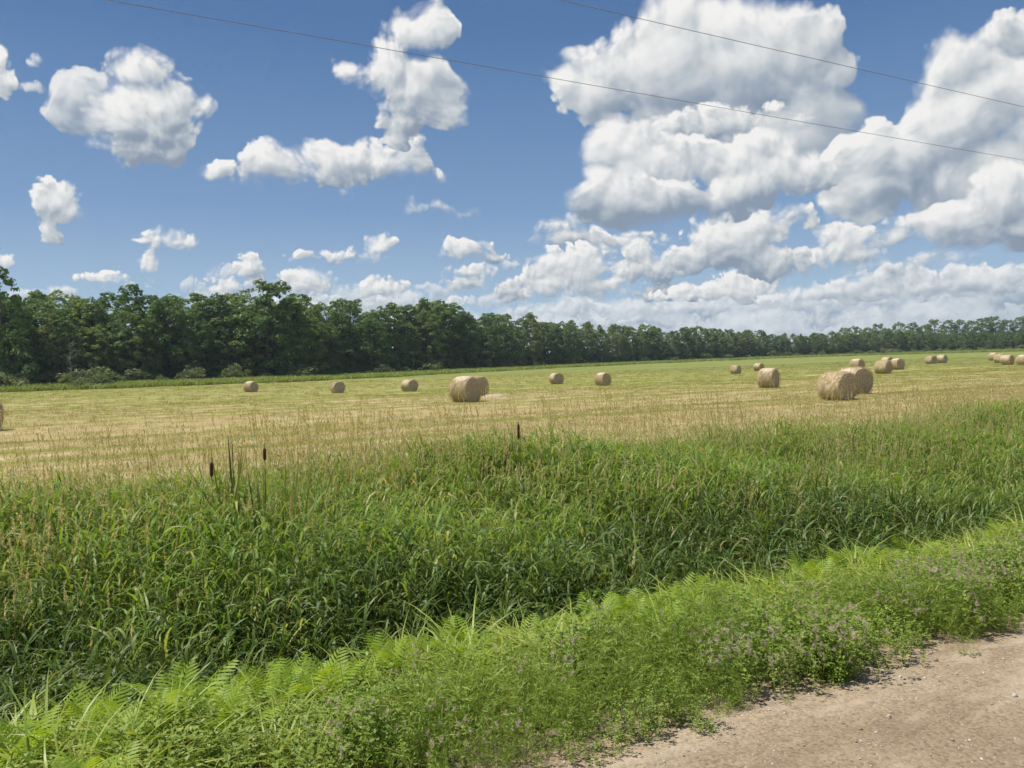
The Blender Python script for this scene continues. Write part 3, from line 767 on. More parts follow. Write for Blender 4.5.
def herb(n_stem=9, h=(.18, .36), heads=0, leaf=(.015, .03), feather=False):
    st, lf, hd = Strips(), Strips(), Strips()
    for _ in range(n_stem):
        r, a0 = .11 * sqrt(rng.random()), rnd(0, 6.28); H = rnd(*h); az = rnd(0, 6.28)
        p = np.array([r * cos(a0), r * sin(a0), -.01]); D = polar(az, abs(rng.normal(0, .28))); B = np.array([cos(az), sin(az), .1]) * rnd(-.1, .2)
        sa = rnd(0, 6.28); st.add(p, D, B, [cos(sa), sin(sa), 0], H, .0028, 3, 'stem')
        m = 22 if feather else 15
        f = rnd(.1, 1, m); la = rnd(0, 6.28, m); tl = rnd(.5, 1.4, m)
        LP = p + D * (H * f)[:, None] + B * (H * f ** 2)[:, None]
        if feather:
            lf.add(LP, polar(la, tl), [0, 0, -.2], unit(rng.normal(0, 1, (m, 3))), rnd(.03, .07, m), rnd(.003, .006, m), 2, 'leaf')
            lf.add(LP + polar(la, tl) * .02, polar(la + .8, tl), [0, 0, -.2], unit(rng.normal(0, 1, (m, 3))), rnd(.015, .035, m), rnd(.003, .005, m), 2, 'leaf')
        else:
            for d3 in (-.7, 0, .7):
                lf.add(LP + polar(la, tl) * .012, polar(la + d3, tl), [0, 0, -.25], unit(np.stack([-np.sin(la + d3), np.cos(la + d3), rng.normal(0, .3, m)], -1)), rnd(*leaf, m), rnd(.006, .012, m), 2, 'leaf')
        for _h in range(heads if rng.random() < .8 else 0):
            f = rnd(.75, 1.0); hp = p + D * H * f + B * H * f * f + rng.normal(0, .018, 3); hd_d = polar(rnd(0, 6.28), rnd(0, .6))
            st.add(p + D * H * .6 + B * H * .36, hp - (p + D * H * .6 + B * H * .36), [0, 0, 0], [1, 0, 0], 1.0, .002, 1, 'stem')
            m = 30; az2 = rnd(0, 6.28, m); el = rnd(-.4, 1.4, m)
            o3 = np.stack([np.cos(az2) * np.cos(el), np.sin(az2) * np.cos(el), np.sin(el)], -1)
            hd.add(hp + hd_d * (rnd(0, .016, m))[:, None], unit(o3 + hd_d * .5), [0, 0, 0], unit(rng.normal(0, 1, (m, 3))), rnd(.011, .019, m), rnd(.005, .009, m), 1, 'leaf')
    return join_tuft('herb_tuft', [(st, M_WEED), (lf, M_WEED), (hd, M_HEAD)])
green_src = [herb(9, (.16, .34)) for _ in range(4)] + [herb(8, (.18, .36), feather=True) for _ in range(4)]
clover_src = [herb(8, (.18, .36), heads=3, leaf=(.012, .022)) for _ in range(5)]
s, t, x, y, z = scatter_pts(9000, -1.5, 40, 2.35, 4.3)
patch = np.sin(s * 1.9 + 1) * np.sin(t * 3 + s * .7) + .5 * np.sin(s * 4.3 + 2)
k = rng.random(len(s)) < np.clip(.1 + .5 * s, .06, 1) * np.interp(t, [2.46, 2.58, 2.67, 2.86, 3.4, 3.7, 3.95, 4.2], [.0, .12, .6, .95, 1, .55, .12, .0]); s, t, x, y, z, patch = s[k], t[k], x[k], y[k], z[k], patch[k]
n = len(s); sc_ = rnd(.6, 1.25, n) * (1 + .28 * np.sin(s * 2.7 + 1) * np.sin(t * 5 + s * 1.3) + .15 * np.sin(s * 6.1)) * np.interp(t, [2.3, 2.55, 2.72, 3.0], [.2, .35, .65, 1.0])
scatter('weeds', green_src, np.stack([x, y, z], -1), np.stack([rng.normal(0, .12, n), rng.normal(0, .12, n), rnd(0, 6.28, n)], -1), sc_, np.where(patch > .1, 4, 0) + rng.integers(0, 4, n),
        'low leafy green weeds crowding the edge of the gravel road', 'weeds')
s, t, x, y, z = scatter_pts(16000, -1.5, 40, 2.6, 4.0)
patch = np.sin(s * 2.3 + .4) * np.sin(t * 4 + s * .9) + .6 * np.sin(s * 5.1 + t * 2)
k = rng.random(len(s)) < np.interp(t, [2.6, 2.8, 3.3, 3.8], [.4, 1, .7, .08]) * np.clip(-.02 + .24 * patch, .015, 1) * np.clip(.8 * s - .5, .02, 1); s, t, x, y, z = s[k], t[k], x[k], y[k], z[k]
n = len(s); print('clover', n)
scatter('clover', clover_src, np.stack([x, y, z], -1), np.stack([rng.normal(0, .1, n), rng.normal(0, .1, n), rnd(0, 6.28, n)], -1), rnd(.8, 1.25, n), rng.integers(0, 5, n),
        'clover with fuzzy dull pink heads growing along the gravel edge', 'clover')

# ferns at the lip of the ditch: each plant a thing, with its fronds as parts
def frond(L, npair=9, wid=.16):
    a = Strips()
    k = np.linspace(.18, .97, npair)
    C = np.stack([L * k * .8, 0 * k, L * (k * .75 - .45 * k ** 2)], -1)
    tan_ = unit(np.stack([.8 + 0 * k, 0 * k, .75 - .9 * k], -1))
    a.add([0, 0, 0], [.8, 0, .75], [0, 0, -.45], [0, 1, 0], L, .006, 6, 'stem', u=.2)
    ln = wid * np.sin(np.pi * (k * .82 + .14)) ** .8 * L / .5
    for sd in (-1, 1):
        side = np.array([0, sd, 0])
        D = unit(side * .9 + tan_ * .55); up = np.cross(tan_, [0, 1, 0]); 
        S = unit(np.cross(D, np.broadcast_to(np.array([-.2, 0, 1.]), D.shape)))
        a.add(C, D, np.array([.12, 0, -.30]), S, ln, .023 * L / .5 * (1.1 - .5 * k), 4, 'leaf')
    return a
FR = []
for k in range(5):
    o = frond(rnd(.42, .58), rng.integers(9, 13), rnd(.12, .17)).build('frond', M_FERN, link=False)
    FR.append(o.data); bpy.data.objects.remove(o)
def fern(px_s, t_, size, label):
    x, y = xy(px_s, t_); x, y = float(x), float(y)
    r = empty('fern', (x, y, gz(x, y) - .01), rnd(0, 6.28), size)
    tag(r, label, 'fern', 'ferns along the lip of the ditch')
    m = rng.integers(6, 9)
    for i in range(m):
        f = bpy.data.objects.new('frond', FR[rng.integers(0, 5)]); COL.objects.link(f); f.parent = r
        f.location = (.02 * cos(i), .02 * sin(i), .05 * rng.random())
        f.rotation_euler = (rng.normal(0, .15), -rnd(.15, 1.0), i * 6.28 / m + rng.normal(0, .25))
    return r
fern_label = 'lime green fern with deeply cut fronds among the grass at the ditch lip'
fern(0.35, 4.4, .95, 'largest bright lime fern at the near left end of the ditch lip')
for (s0, s1, cnt) in ((-1.2, 1.6, 110), (1.6, 4.2, 80), (4.2, 9, 60), (9, 18, 24)):
    for _ in range(cnt):
        fern(rnd(s0, s1), 4.92 - abs(rng.normal(0,   .62 if s0 < 1 else .45)), rnd(.42, .80), fern_label)

# ------------------------------------------------------------------ cattails standing over the grass
def tube(bm_pts, radii, sides=8):
    V, F = [], []
    for i, (p, r) in enumerate(zip(bm_pts, radii)):
        for j in range(sides):
            a = 2 * pi * j / sides
            V.append((p[0] + r * cos(a), p[1] + r * sin(a), p[2]))
    n = len(bm_pts)
    for i in range(n - 1):
        for j in range(sides):
            F.append((i * sides + j, i * sides + (j + 1) % sides, (i + 1) * sides + (j + 1) % sides, (i + 1) * sides + j))
    F.append(tuple(range(sides))[::-1]); F.append(tuple((n - 1) * sides + j for j in range(sides)))
    return V, F

def cattail(px, top_y, t_, leaves, head, label, spread=.16, hl=.14):
    """px and top_y: where its highest tip stands in the photograph; t_: its row in the ditch."""
    d = ray(px, top_y); q = t_ / (d.x * ND[0] + d.y * ND[1])
    x, y = d.x * q, d.y * q; z0 = gz(x, y); H = CAM_H + d.z * q - z0
    r = empty('cattail', (x, y, z0)); tag(r, label, 'cattail')
    for i in range(leaves + 7):
        a = Strips(); az = rnd(0, 6.28); tl = rnd(.0, spread * 1.25); ln = H * rnd(.72, 1.05)
        w = rnd(0, pi)
        a.add([.03 * cos(az), .03 * sin(az), -.02], polar(az, tl), np.array([cos(az), sin(az), -.15]) * rnd(.0, .12), [cos(w), sin(w), 0], ln, rnd(.022, .034), 8, 'sword', u=rng.random())
        a.build('leaf', M_CAT, r)
    if head:
        lean = rnd(-.04, .04); hz = H * head
        V, F = tube([(lean * k * hz, 0, k * hz * 1.0) for k in np.linspace(-.01, 1, 6)], [.006, .0055, .005, .005, .0045, .004])
        mesh_obj('stem', V, F, M_CAT, r, smooth=True, uv=[(.3, .3)] * len(V))
        zz = np.linspace(0, 1, 9); V, F = tube([(lean * hz, 0, hz - .01 + k * hl) for k in zz], [.016 * min(1, (1.06 - abs(2 * k - 1) ** 5) ** .5) for k in zz], 12)
        h = mesh_obj('seed_head', V, F, M_CATHEAD, r, smooth=True)
        V, F = tube([(lean * hz, 0, hz + hl - .012 + k * .06) for k in (0, .5, 1)], [.004, .004, .002], 6)
        mesh_obj('spike', V, F, M_CULM, h, smooth=True, uv=[(.8, .5)] * len(V))

cattail(216, 434, 7.6, 5, .80, 'tall cattail with a dark brown seed head, first of the cattail cluster')
cattail(262, 448, 7.5, 4, .94, 'cattail with a ragged brown seed head and bent leaves in the cluster', hl=.12)
cattail(234, 436, 7.8, 5, 0, 'leafy cattail without a head between the two seed headed cattails', .12)
cattail(282, 446, 7.4, 4, 0, 'leafy cattail with leaves leaning away from the two seed heads', .34)
cattail(515, 420, 8.6, 14, .86, 'lone dark cattail with tightly bunched leaves before the two touching bales', .045, hl=.2)
cattail(712, 446, 7.8, 5, 0, 'short dark leafy cattail low in the grass below the two bales', .2)
cattail(1002, 424, 9.2, 5, 0, 'dark green cattail leaves in the grass at the far end of ditch', .14)

# ------------------------------------------------------------------ round hay bales
M_BARREL, q = material('bale_straw')
tc = q.new('ShaderNodeTexCoord').outputs['Object']
bx, by, bz = q.sep(tc)
bz = q.sub(bz, 0.648)
ang = q.m('ARCTAN2', bz, by)
n1 = q.noise(q.comb(q.mul(bx, 26.0), q.mul(ang, 3.2), q.mul(q.new('ShaderNodeObjectInfo').outputs['Random'], 20.0)), 1.0, 5.0, 0.68)
n2 = q.noise(tc, 3.0, 4.0, 0.6)
c = q.ramp(q.add(q.mul(n1, 0.65), q.mul(n2, 0.38)), [(0.34, (0.17, 0.125, 0.075)), (0.43, (0.40, 0.31, 0.20)), (0.54, (0.58, 0.47, 0.325)), (0.70, (0.76, 0.65, 0.48))])
principled(q, c, 0.85, 0.15, bump(q, n1, 0.9, 0.03))
M_ENDFACE, q = material('bale_end')
tc = q.new('ShaderNodeTexCoord').outputs['Object']
bx, by, bz = q.sep(tc)
bz = q.sub(bz, 0.648)
rad = q.v('LENGTH', q.comb(0.0, by, bz)); ang = q.m('ARCTAN2', bz, by)
n0 = q.noise(tc, 5.0, 4.0, 0.6)
spiral = q.m('SINE', q.add(q.mul(rad, 62.0), q.add(ang, q.mul(n0, 7.0))))
n1 = q.noise(q.comb(q.mul(rad, 30.0), q.mul(ang, 4.0), 0.0), 1.0, 5.0, 0.7)
f = q.add(q.mul(spiral, 0.09), q.add(q.mul(n1, 0.7), q.mul(n0, 0.25)))
c = q.ramp(f, [(0.30, (0.14, 0.098, 0.058)), (0.42, (0.40, 0.30, 0.19)), (0.58, (0.62, 0.50, 0.34)), (0.8, (0.76, 0.65, 0.48))])
principled(q, c, 0.9, 0.1, bump(q, f, 1.0, 0.03))

def lump(a, b, seed):
    return (np.sin(a * 3 + seed) * .4 + np.sin(a * 7 + b * 5 + seed * 2) * .3 + np.sin(a * 15 - b * 9 + seed) * .2 + np.sin(a * 29 + b * 17 + seed * 3) * .15)

def bale_meshes(seed):
    R, Ln = .72, 1.08
    na, nl = 64, 14
    A = np.linspace(0, 2 * pi, na, endpoint=False); prof = np.linspace(-1, 1, nl)
    V = []
    for p_ in prof:
        rr = R * (1 - .10 * abs(p_) ** 5)
        x = p_ * Ln / 2
        r = rr * (1 + .035 * np.cos(2 * A + seed)) + .042 * lump(A, p_ * 2, seed)
        yy, zz = r * np.cos(A), r * np.sin(A)
        zz = np.where(zz < -R * .86, -R * .86 + (zz + R * .86) * .25, zz)
        V.append(np.stack([x + .018 * lump(A * 1.3, seed, p_) * (abs(p_) > .9), yy, zz + R * .90], -1))
    V = np.concatenate(V)
    i = (np.arange(nl - 1)[:, None] * na + np.arange(na)[None]); j = (np.arange(nl - 1)[:, None] * na + (np.arange(na)[None] + 1) % na)
    F = np.stack([i, j, j + na, i + na], -1).reshape(-1, 4)
    barrel = (V, F)
    ends = []
    for sg in (-1, 1):
        ring = V[:na] if sg < 0 else V[-na:]
        ctr = np.array([ring[:, 0].mean(), 0, R * .90]); E = []
        ks = np.linspace(1, 0.04, 9)
        for k in ks:
            r3 = ctr + (ring - ctr) * k
            r3[:, 0] += sg * (.045 * (1 - k ** 3) + .014 * lump(A * 2, k * 9, seed + sg))
            E.append(r3)
        E = np.concatenate(E); i = (np.arange(8)[:, None] * na + np.arange(na)[None]); j = (np.arange(8)[:, None] * na + (np.arange(na)[None] + 1) % na)
        Fq = np.stack([i, j, j + na, i + na], -1).reshape(-1, 4)
        if sg < 0: Fq = Fq[:, ::-1]
        Fe = [tuple(f) for f in Fq] + [tuple(range(8 * na, 9 * na)) if sg > 0 else tuple(range(8 * na, 9 * na))[::-1]]
        ends.append((E, Fe))
    fz = Strips(); m = 2600
    a, p_ = rnd(0, 6.28, m), rnd(-1, 1, m)
    Nn = np.stack([0 * a, np.cos(a), np.sin(a)], -1); Tt = np.stack([rng.normal(0, .5, m), -np.sin(a), np.cos(a)], -1)
    z_ = R * np.sin(a)
    k = z_ > -R * .9
    P = np.stack([p_ * Ln / 2, R * np.cos(a), z_ + R * .90], -1) + Nn * .01
    sg = np.where(rng.random(m) < .5, -1, 1)[:, None]
    fz.add(P[k], unit(Tt * sg + Nn * rnd(.05, .55, m)[:, None])[k], (-Nn * .35 + np.array([0, 0, -.3]))[k], unit(np.cross(Nn, Tt) + rng.normal(0, .4, (m, 3)))[k], rnd(.08, .28, m)[k], rnd(.008, .018, m)[k], 2, 'blade')
    m = 700; r_, a = R * np.sqrt(rng.random(m)), rnd(0, 6.28, m); sx = np.where(rng.random(m) < .5, -1, 1)
    P = np.stack([sx * (Ln / 2 + .04), r_ * np.cos(a), r_ * np.sin(a) + R * .9], -1); k = P[:, 2] > .03
    fz.add(P[k], unit(np.stack([sx * rnd(.1, .6, m), -np.sin(a) + rng.normal(0, .5, m), np.cos(a) + rng.normal(0, .5, m)], -1))[k], [0, 0, -.35], unit(rng.normal(0, 1, (m, 3)))[k], rnd(.06, .22, m)[k], rnd(.008, .016, m)[k], 2, 'blade')
    m = 260; a = rnd(0, 6.28, m); rr = rnd(.3, .85, m)
    fz.add(np.stack([rr * np.cos(a) * .95, rr * np.sin(a), 0 * a + .01], -1), polar(rnd(0, 6.28, m), rnd(.8, 1.5, m)), [0, 0, -.15], unit(rng.normal(0, 1, (m, 3))), rnd(.1, .25, m), rnd(.005, .01, m), 2, 'blade')
    return barrel, ends, fz

BALE_PROTO = []
for k in range(3):
    barrel, ends, fz = bale_meshes(k * 2.1 + .5)
    r = empty('hay_bale', (0, 0, 0))
    mesh_obj('straw_roll', *barrel, M_BARREL, r, smooth=True)
    for E, Fe in ends: mesh_obj('end_face', E, Fe, M_ENDFACE, r, smooth=True)
    fz.build('loose_straw', M_DRY, r)
    BALE_PROTO.append(r)

BALES = [   # px centre, base y, height in px, angle of the end face from facing us, label
    (-20, 431, 28, 62, 'tall rough hay bale cut off by the edge beside bare stubble'),
    (250.5, 392, 10.5, 45, 'small lone hay bale closest to the bushes at the near woods'),
    (337, 393, 12, 24, 'lone hay bale with its round end facing the road, second from the near woods'),
    (409, 391.5, 13, 44, 'lone hay bale between the round faced bale and the touching pair'),
    (465, 402, 26, 48, 'large hay bale with spiral end, front one of the touching pair'),
    (474.5, 396, 21, 46, 'hay bale half hidden behind the large spiral ended bale'),
    (556, 384, 11.5, 34, 'small hay bale with round end just past the loose straw heap'),
    (602.5, 385.5, 13, 46, 'hay bale alone in the middle of field, nearer of two small ones'),
    (735.5, 374, 9, 60, 'small far hay bale, left of the two far bales behind the wide barrel bale'),
    (758.5, 371, 8, 62, 'tiny far hay bale just above the wide barrel bale'),
    (768.5, 388, 19, 66, 'wide hay bale showing its long barrel, alone in the stubble'),
    (837, 400, 28, 54, 'biggest shaggy hay bale with tattered end facing down towards the grass'),
    (854, 394, 25, 50, 'shaggy hay bale tucked right behind the biggest one'),
    (857, 370, 10.5, 58, 'small hay bale showing just above the two big shaggy bales'),
    (883, 373.5, 12.5, 64, 'dark fronted hay bale at the near side of the trio'),
    (887, 366, 8.5, 60, 'tiny hay bale top peeking out behind the trio'),
    (897, 369.5, 10, 48, 'pale hay bale at the right side of the trio'),
    (931, 364, 7.5, 50, 'tiny far hay bale, left one of the spaced pair near the far woods'),
    (942, 363, 7.5, 66, 'tiny far hay bale, right one of the spaced pair near the far woods'),
    (993.5, 360.5, 6.5, 62, 'tiny pale hay bale furthest left in the row by the right edge'),
    (1000, 363, 8, 60, 'small hay bale overlapped by the brownish one near the right edge'),
    (1007, 365, 9, 68, 'brownish hay bale in front of its row near the right edge'),
    (1023, 365, 8.5, 60, 'hay bale cut off by the right edge of the view')]
used = [False] * 3
for i, (px, by_, hp, al, lab) in enumerate(BALES):
    k = i % 3
    r = BALE_PROTO[k] if not used[k] else copy_tree(BALE_PROTO[k]); used[k] = True
    # distance: a bale of the usual size, checked against where the ray meets the ground
    gx, gy = on_ground(px, by_)
    dg, dh = math.hypot(gx, gy), 1.36 * F_PX / hp
    dist = dg if .75 < dg / dh < 1.3 else dh * (1.3 if dg > dh else .75)
    gx, gy = at_dist(px, dist)
    size = hp * dist / F_PX / 1.36
    phi = atan2(gx, gy); a = radians(al)
    nx = cos(a) * -sin(phi) + sin(a) * cos(phi); ny = cos(a) * -cos(phi) - sin(a) * sin(phi)
    r.location = (gx, gy, gz(gx, gy) - .02); r.rotation_euler = (0, 0, atan2(ny, nx)); r.scale = (size * rnd(.92, 1.06), size * rnd(.97, 1.06), size * rnd(.94, 1.0))
    tag(r, lab, 'hay bale', 'round hay bales in the field')

# a low heap of loose straw beside the touching pair
gx, gy = on_ground(494, 397.5)
hp_ = empty('straw_heap', (gx, gy, gz(gx, gy) - .02), .5, .75)
tag(hp_, 'low heap of loose pale straw beside the touching pair of bales', 'straw heap')
na, nr = 40, 10
V = [(0, 0, .32)]
for k in range(1, nr + 1):
    f = k / nr
    for j in range(na):
        a = 2 * pi * j / na; w = 1 + .12 * sin(3 * a + 1) + .08 * sin(7 * a)
        V.append((1.5 * f * w * cos(a), .7 * f * w * sin(a), .32 * (1 - f * f) * (1 + .12 * sin(9 * a + 5 * f))))
F = [(0, 1 + j, 1 + (j + 1) % na) for j in range(na)]
for k in range(nr - 1):
    for j in range(na):
        a0, a1 = 1 + k * na + j, 1 + k * na + (j + 1) % na
        F.append((a0, a0 + na, a1 + na, a1))
mesh_obj('straw_mound', V, F, M_BARREL, hp_, smooth=True)
fz = Strips(); m = 900; r_, a = np.sqrt(rng.random(m)), rnd(0, 6.28, m)
fz.add(np.stack([1.55 * r_ * np.cos(a), .75 * r_ * np.sin(a), .31 * (1 - r_ ** 2)], -1), polar(rnd(0, 6.28, m), rnd(.7, 1.5, m)), [0, 0, -.2], unit(rng.normal(0, 1, (m, 3))), rnd(.1, .3, m), rnd(.006, .012, m), 2, 'blade')
fz.build('loose_straw', M_DRY, hp_)

# ------------------------------------------------------------------ trees
M_BARK, q = material('bark')
tc = q.new('ShaderNodeTexCoord').outputs['Object']
n1 = q.noise(q.v('MULTIPLY', tc, (6.0, 6.0, 1.2)), 1.0, 4.0, 0.65)
principled(q, q.ramp(n1, [(0.3, (0.045, 0.036, 0.028)), (0.7, (0.15, 0.125, 0.10))]), 0.9, 0.1, bump(q, n1, .6, .05))
M_PALE, q = material('pale_bark')
tc = q.new('ShaderNodeTexCoord').outputs['Object']
n1 = q.noise(q.v('MULTIPLY', tc, (2.0, 2.0, 4.0)), 1.0, 4.0, 0.65)
principled(q, q.ramp(n1, [(0.35, (0.10, 0.09, 0.075)), (0.5, (0.30, 0.285, 0.25)), (0.7, (0.40, 0.385, 0.34))]), 0.85, 0.15)

def crown_mat(name, stops):
    m, q = material(name)
    ux, uy, _ = q.sep(q.new('ShaderNodeUVMap').outputs[0])
    oi = q.new('ShaderNodeObjectInfo').outputs['Random']
    c = q.ramp(q.add(q.mul(ux, .25), q.add(q.mul(uy, .28), q.mul(oi, .50))), stops)
    principled(q, c, .55, .25, transl=.40, tcolor=q.v('MULTIPLY', c, (1.3, 1.2, .6)))
    return m
M_CROWN = [crown_mat('oak_leaves', [(0.1, (0.069, 0.138, 0.036)), (0.5, (0.120, 0.200, 0.055)), (0.9, (0.210, 0.283, 0.085))]),
           crown_mat('aspen_leaves', [(0.1, (0.098, 0.150, 0.047)), (0.5, (0.163, 0.221, 0.072)), (0.9, (0.247, 0.299, 0.104))]),
           crown_mat('shrub_leaves', [(0.1, (0.094, 0.133, 0.050)), (0.5, (0.149, 0.188, 0.077)), (0.9, (0.219, 0.250, 0.101))])]

def leaf_cloud(centers, radii, per, size, squash=.8):
    V, U = [], []
    for c, r in zip(centers, radii):
        n = max(int(per * r * r), 12)
        d = unit(rng.normal(0, 1, (n, 3))); d[:, 2] = np.where(d[:, 2] < -.35, -d[:, 2] * .5, d[:, 2])
        rad = r * rnd(.55, 1.08, n) ** .6
        P = np.asarray(c) + d * rad[:, None] * np.array([1, 1, squash])
        nrm = unit(d + rng.normal(0, .75, (n, 3)) + np.array([0, 0, .35]))
        e1 = unit(np.cross(nrm, rng.normal(0, 1, (n, 3)))); e2 = np.cross(nrm, e1)
        sz = size * rnd(.6, 1.35, n)[:, None]
        q4 = np.stack([P - e1 * sz, P + e2 * sz * .55 + nrm * sz * .18, P + e1 * sz, P - e2 * sz * .55 + nrm * sz * .18], 1)
        V.append(q4.reshape(-1, 3)); U.append(np.stack([np.repeat(rng.random(n), 4), np.full(4 * n, rng.random())], -1))
    V = np.concatenate(V); F = np.arange(len(V)).reshape(-1, 4)
    return V, F, np.concatenate(U)

def limb(bm, a, b, r0, r1, sides=6, n=4, wob=.15):
    a, b = Vector(a), Vector(b); ax = (b - a).normalized(); e1 = ax.orthogonal().normalized(); e2 = ax.cross(e1)
    L = (b - a).length; rings = []
    for i in range(n + 1):
        k = i / n; p = a.lerp(b, k) + (e1 * rng.normal(0, wob) + e2 * rng.normal(0, wob)) * L * .06 * (0 < i < n) + Vector((0, 0, L * .06 * k * k))
        r = r0 + (r1 - r0) * k
        rings.append([bm.verts.new(p + (e1 * cos(2 * pi * j / sides) + e2 * sin(2 * pi * j / sides)) * r) for j in range(sides)])
    for i in range(n):
        for j in range(sides):
            bm.faces.new((rings[i][j], rings[i][(j + 1) % sides], rings[i + 1][(j + 1) % sides], rings[i + 1][j]))
    bm.faces.new(rings[-1])

def tree_meshes(kind, seed):
    """A tree 18 m tall: tapered trunk with limbs, and a crown of leaf clumps round the limb ends."""
    Ht = 18.0
    bm = bmesh.new()
    top = Vector((rng.normal(0, .5), rng.normal(0, .5), Ht * .86))
    limb(bm, (0, 0, -.3), top, .30 if kind != 'aspen' else .2, .05, 8, 8)
    C, R = [], []
    if kind == 'broad':
        base, width, n = .06, 5.0, 95
    elif kind == 'aspen':
        base, width, n = .16, 3.1, 64
    else:
        base, width, n = .07, 4.1, 70
    for i in range(n):
        f = (i + rng.random()) / n
        z = Ht * (base + (1 - base) * f)
        if kind == 'broad': w = width * (1 - abs(2 * f - .85) ** 2.4 / 2.0) ** .9
        elif kind == 'aspen': w = width * (.62 + .55 * sin(pi * min(1, f * 1.05))) * (1 - f ** 6)
        else: w = width * (1 - f ** 3.0) ** .6 * (.7 + .5 * rng.random())
        az = i * 2.4 + rng.normal(0, .5)
        rr = max(w, .3) * rnd(.3, 1.0) ** .6
        e = Vector((rr * cos(az), rr * sin(az), z))
        if rng.random() < .4 and f < .95:
            st = Vector((top.x * (z * .7 / Ht), top.y * (z * .7 / Ht), max(z - rr * .75, Ht * .1)))
            limb(bm, st, e, .085 * (1.15 - f), .02, 5, 3)
        C.append(tuple(e)); R.append(rnd(.7, 1.5) * (1.1 - .4 * f) * (1 if kind == 'broad' else .82))
    C.append((top.x, top.y, Ht * .93)); R.append(1.3 if kind == 'broad' else .9)
    me = bpy.data.meshes.new('trunk'); bm.to_mesh(me); bm.free()
    me.materials.append(M_PALE if kind == 'aspen' else M_BARK)
    V, F, U = leaf_cloud(C, R, 85, .26, .95)
    o = mesh_obj('crown', V, F, M_CROWN[1] if kind == 'aspen' else M_CROWN[0], None, U, False, link=False)
    cme = o.data; bpy.data.objects.remove(o)
    return me, cme

TREES = {k: [tree_meshes(k, i) for i in range(n)] for k, n in (('broad', 4), ('aspen', 3), ('open', 3))}
def plant_tree(x, y, h, kind, label, group=None, wide=1.0, name='tree'):
    tm, cm = TREES[kind][rng.integers(0, len(TREES[kind]))]
    k = h / 18.0
    r = empty(name, (x, y, gz(x, y)), rnd(0, 6.28), (k * wide, k * wide, k))
    tag(r, label, 'tree', group)
    for nm, me in (('trunk', tm), ('crown', cm)):
        o = bpy.data.objects.new(nm, me); COL.objects.link(o); o.parent = r
    return r

EDGE_PX = [-160, 0, 100, 200, 300, 400, 500, 600, 700, 800, 900, 1000, 1120]
EDGE_D = [140, 150, 156, 163, 174, 198, 242, 298, 358, 425, 445, 435, 425]
TOP_PX = [-160, 0, 30, 70, 105, 135, 190, 215, 250, 275, 300, 330, 370, 400, 425, 450, 490, 540, 560, 600, 640, 700, 760, 800, 850, 900, 950, 1000, 1120]
TOP_Y = [290, 284, 297, 296, 301, 288, 294, 301, 290, 286, 301, 306, 301, 308, 303, 304, 312, 316, 319, 323, 326, 328, 331, 333, 333, 331, 331, 332, 334]
def top_height(px, dist):
    x, y = at_dist(px, dist); d = ray(px, np.interp(px, TOP_PX, TOP_Y))
    return CAM_H + d.z * dist / math.hypot(d.x, d.y) - gz(x, y)
STRETCH = [(245, 'woods near the first lone bale'), (430, 'woods behind the spaced bales'), (560, 'woods behind the touching bales'),
           (700, 'woods beyond two small bales'), (2000, 'far low woods')]
LOOK = {'broad': 'broad dark tree', 'aspen': 'slim pale tree', 'open': 'loose crowned tree'}
n_tree = 0
for row in range(3):
    px = -60.0
    while px < 1090:
        dist = np.interp(px, EDGE_PX, EDGE_D)
        step = (4.9, 4.9, 6.0)[row] / dist * F_PX
        p = px + rng.normal(0, step * .22)
        d = dist + row * 6.5 + rng.normal(0, 1.8)
        far = p > 690
        h = top_height(p, d) * ((rnd(.66, .95) if p < 560 else rnd(.8, 1.0)) if row == 0 else rnd(.80, 1.04))
        kind = rng.choice(['broad', 'aspen', 'open'], p=[.56, .06, .38] if p < 560 else ([.15, .65, .2] if row == 0 else [.35, .35, .3]))
        x, y = at_dist(p, d)
        place = next(t for lim, t in STRETCH if p < lim)
        lab = f"{LOOK[kind]} in the {('front', 'middle', 'back')[row]} row of {place}"
        plant_tree(x, y, max(h, 6), kind, lab, f"{('front', 'middle', 'back')[row]} row trees of the {place}", wide=(1 + .15 * row) * rnd(1.0, 1.4) if p < 560 else rnd(1.15, 1.5))
        n_tree += 1
        px += step
# higher trees on the rise behind the far woods
px = 800.0
while px < 1080:
    d = 500 + rng.normal(0, 6); x, y = at_dist(px, d)
    dd = ray(px, np.interp(px, [800, 840, 900, 950, 1000, 1080], [333, 329, 323, 319, 316, 314]))
    h = CAM_H + dd.z * d / math.hypot(dd.x, dd.y) - gz(x, y)
    plant_tree(x, y, h * rnd(.84, 1.03), 'broad', 'tall dark tree rising behind the far low woods on the right', 'tall trees behind the far low woods', wide=rnd(1.0, 1.35))
    px += rnd(8, 14); n_tree += 1
# trees that stand out by themselves
x, y = at_dist(3, 142); plant_tree(x, y, 18.2, 'open', 'tallest loose crowned tree at the very edge of near woods')
x, y = at_dist(272, 168); plant_tree(x, y, top_height(272, 168) * 1.03, 'broad', 'wide domed dark tree highest above the two nearest lone bales', wide=1.5)
x, y = at_dist(136, 165); plant_tree(x, y, top_height(136, 165) * 1.03, 'open', 'tall open topped tree standing above its neighbours over the grey bushes')
x, y = at_dist(425, 214); plant_tree(x, y, top_height(425, 214) * 1.03, 'open', 'sparse round topped tree poking above the woods near the touching bales', wide=.8)
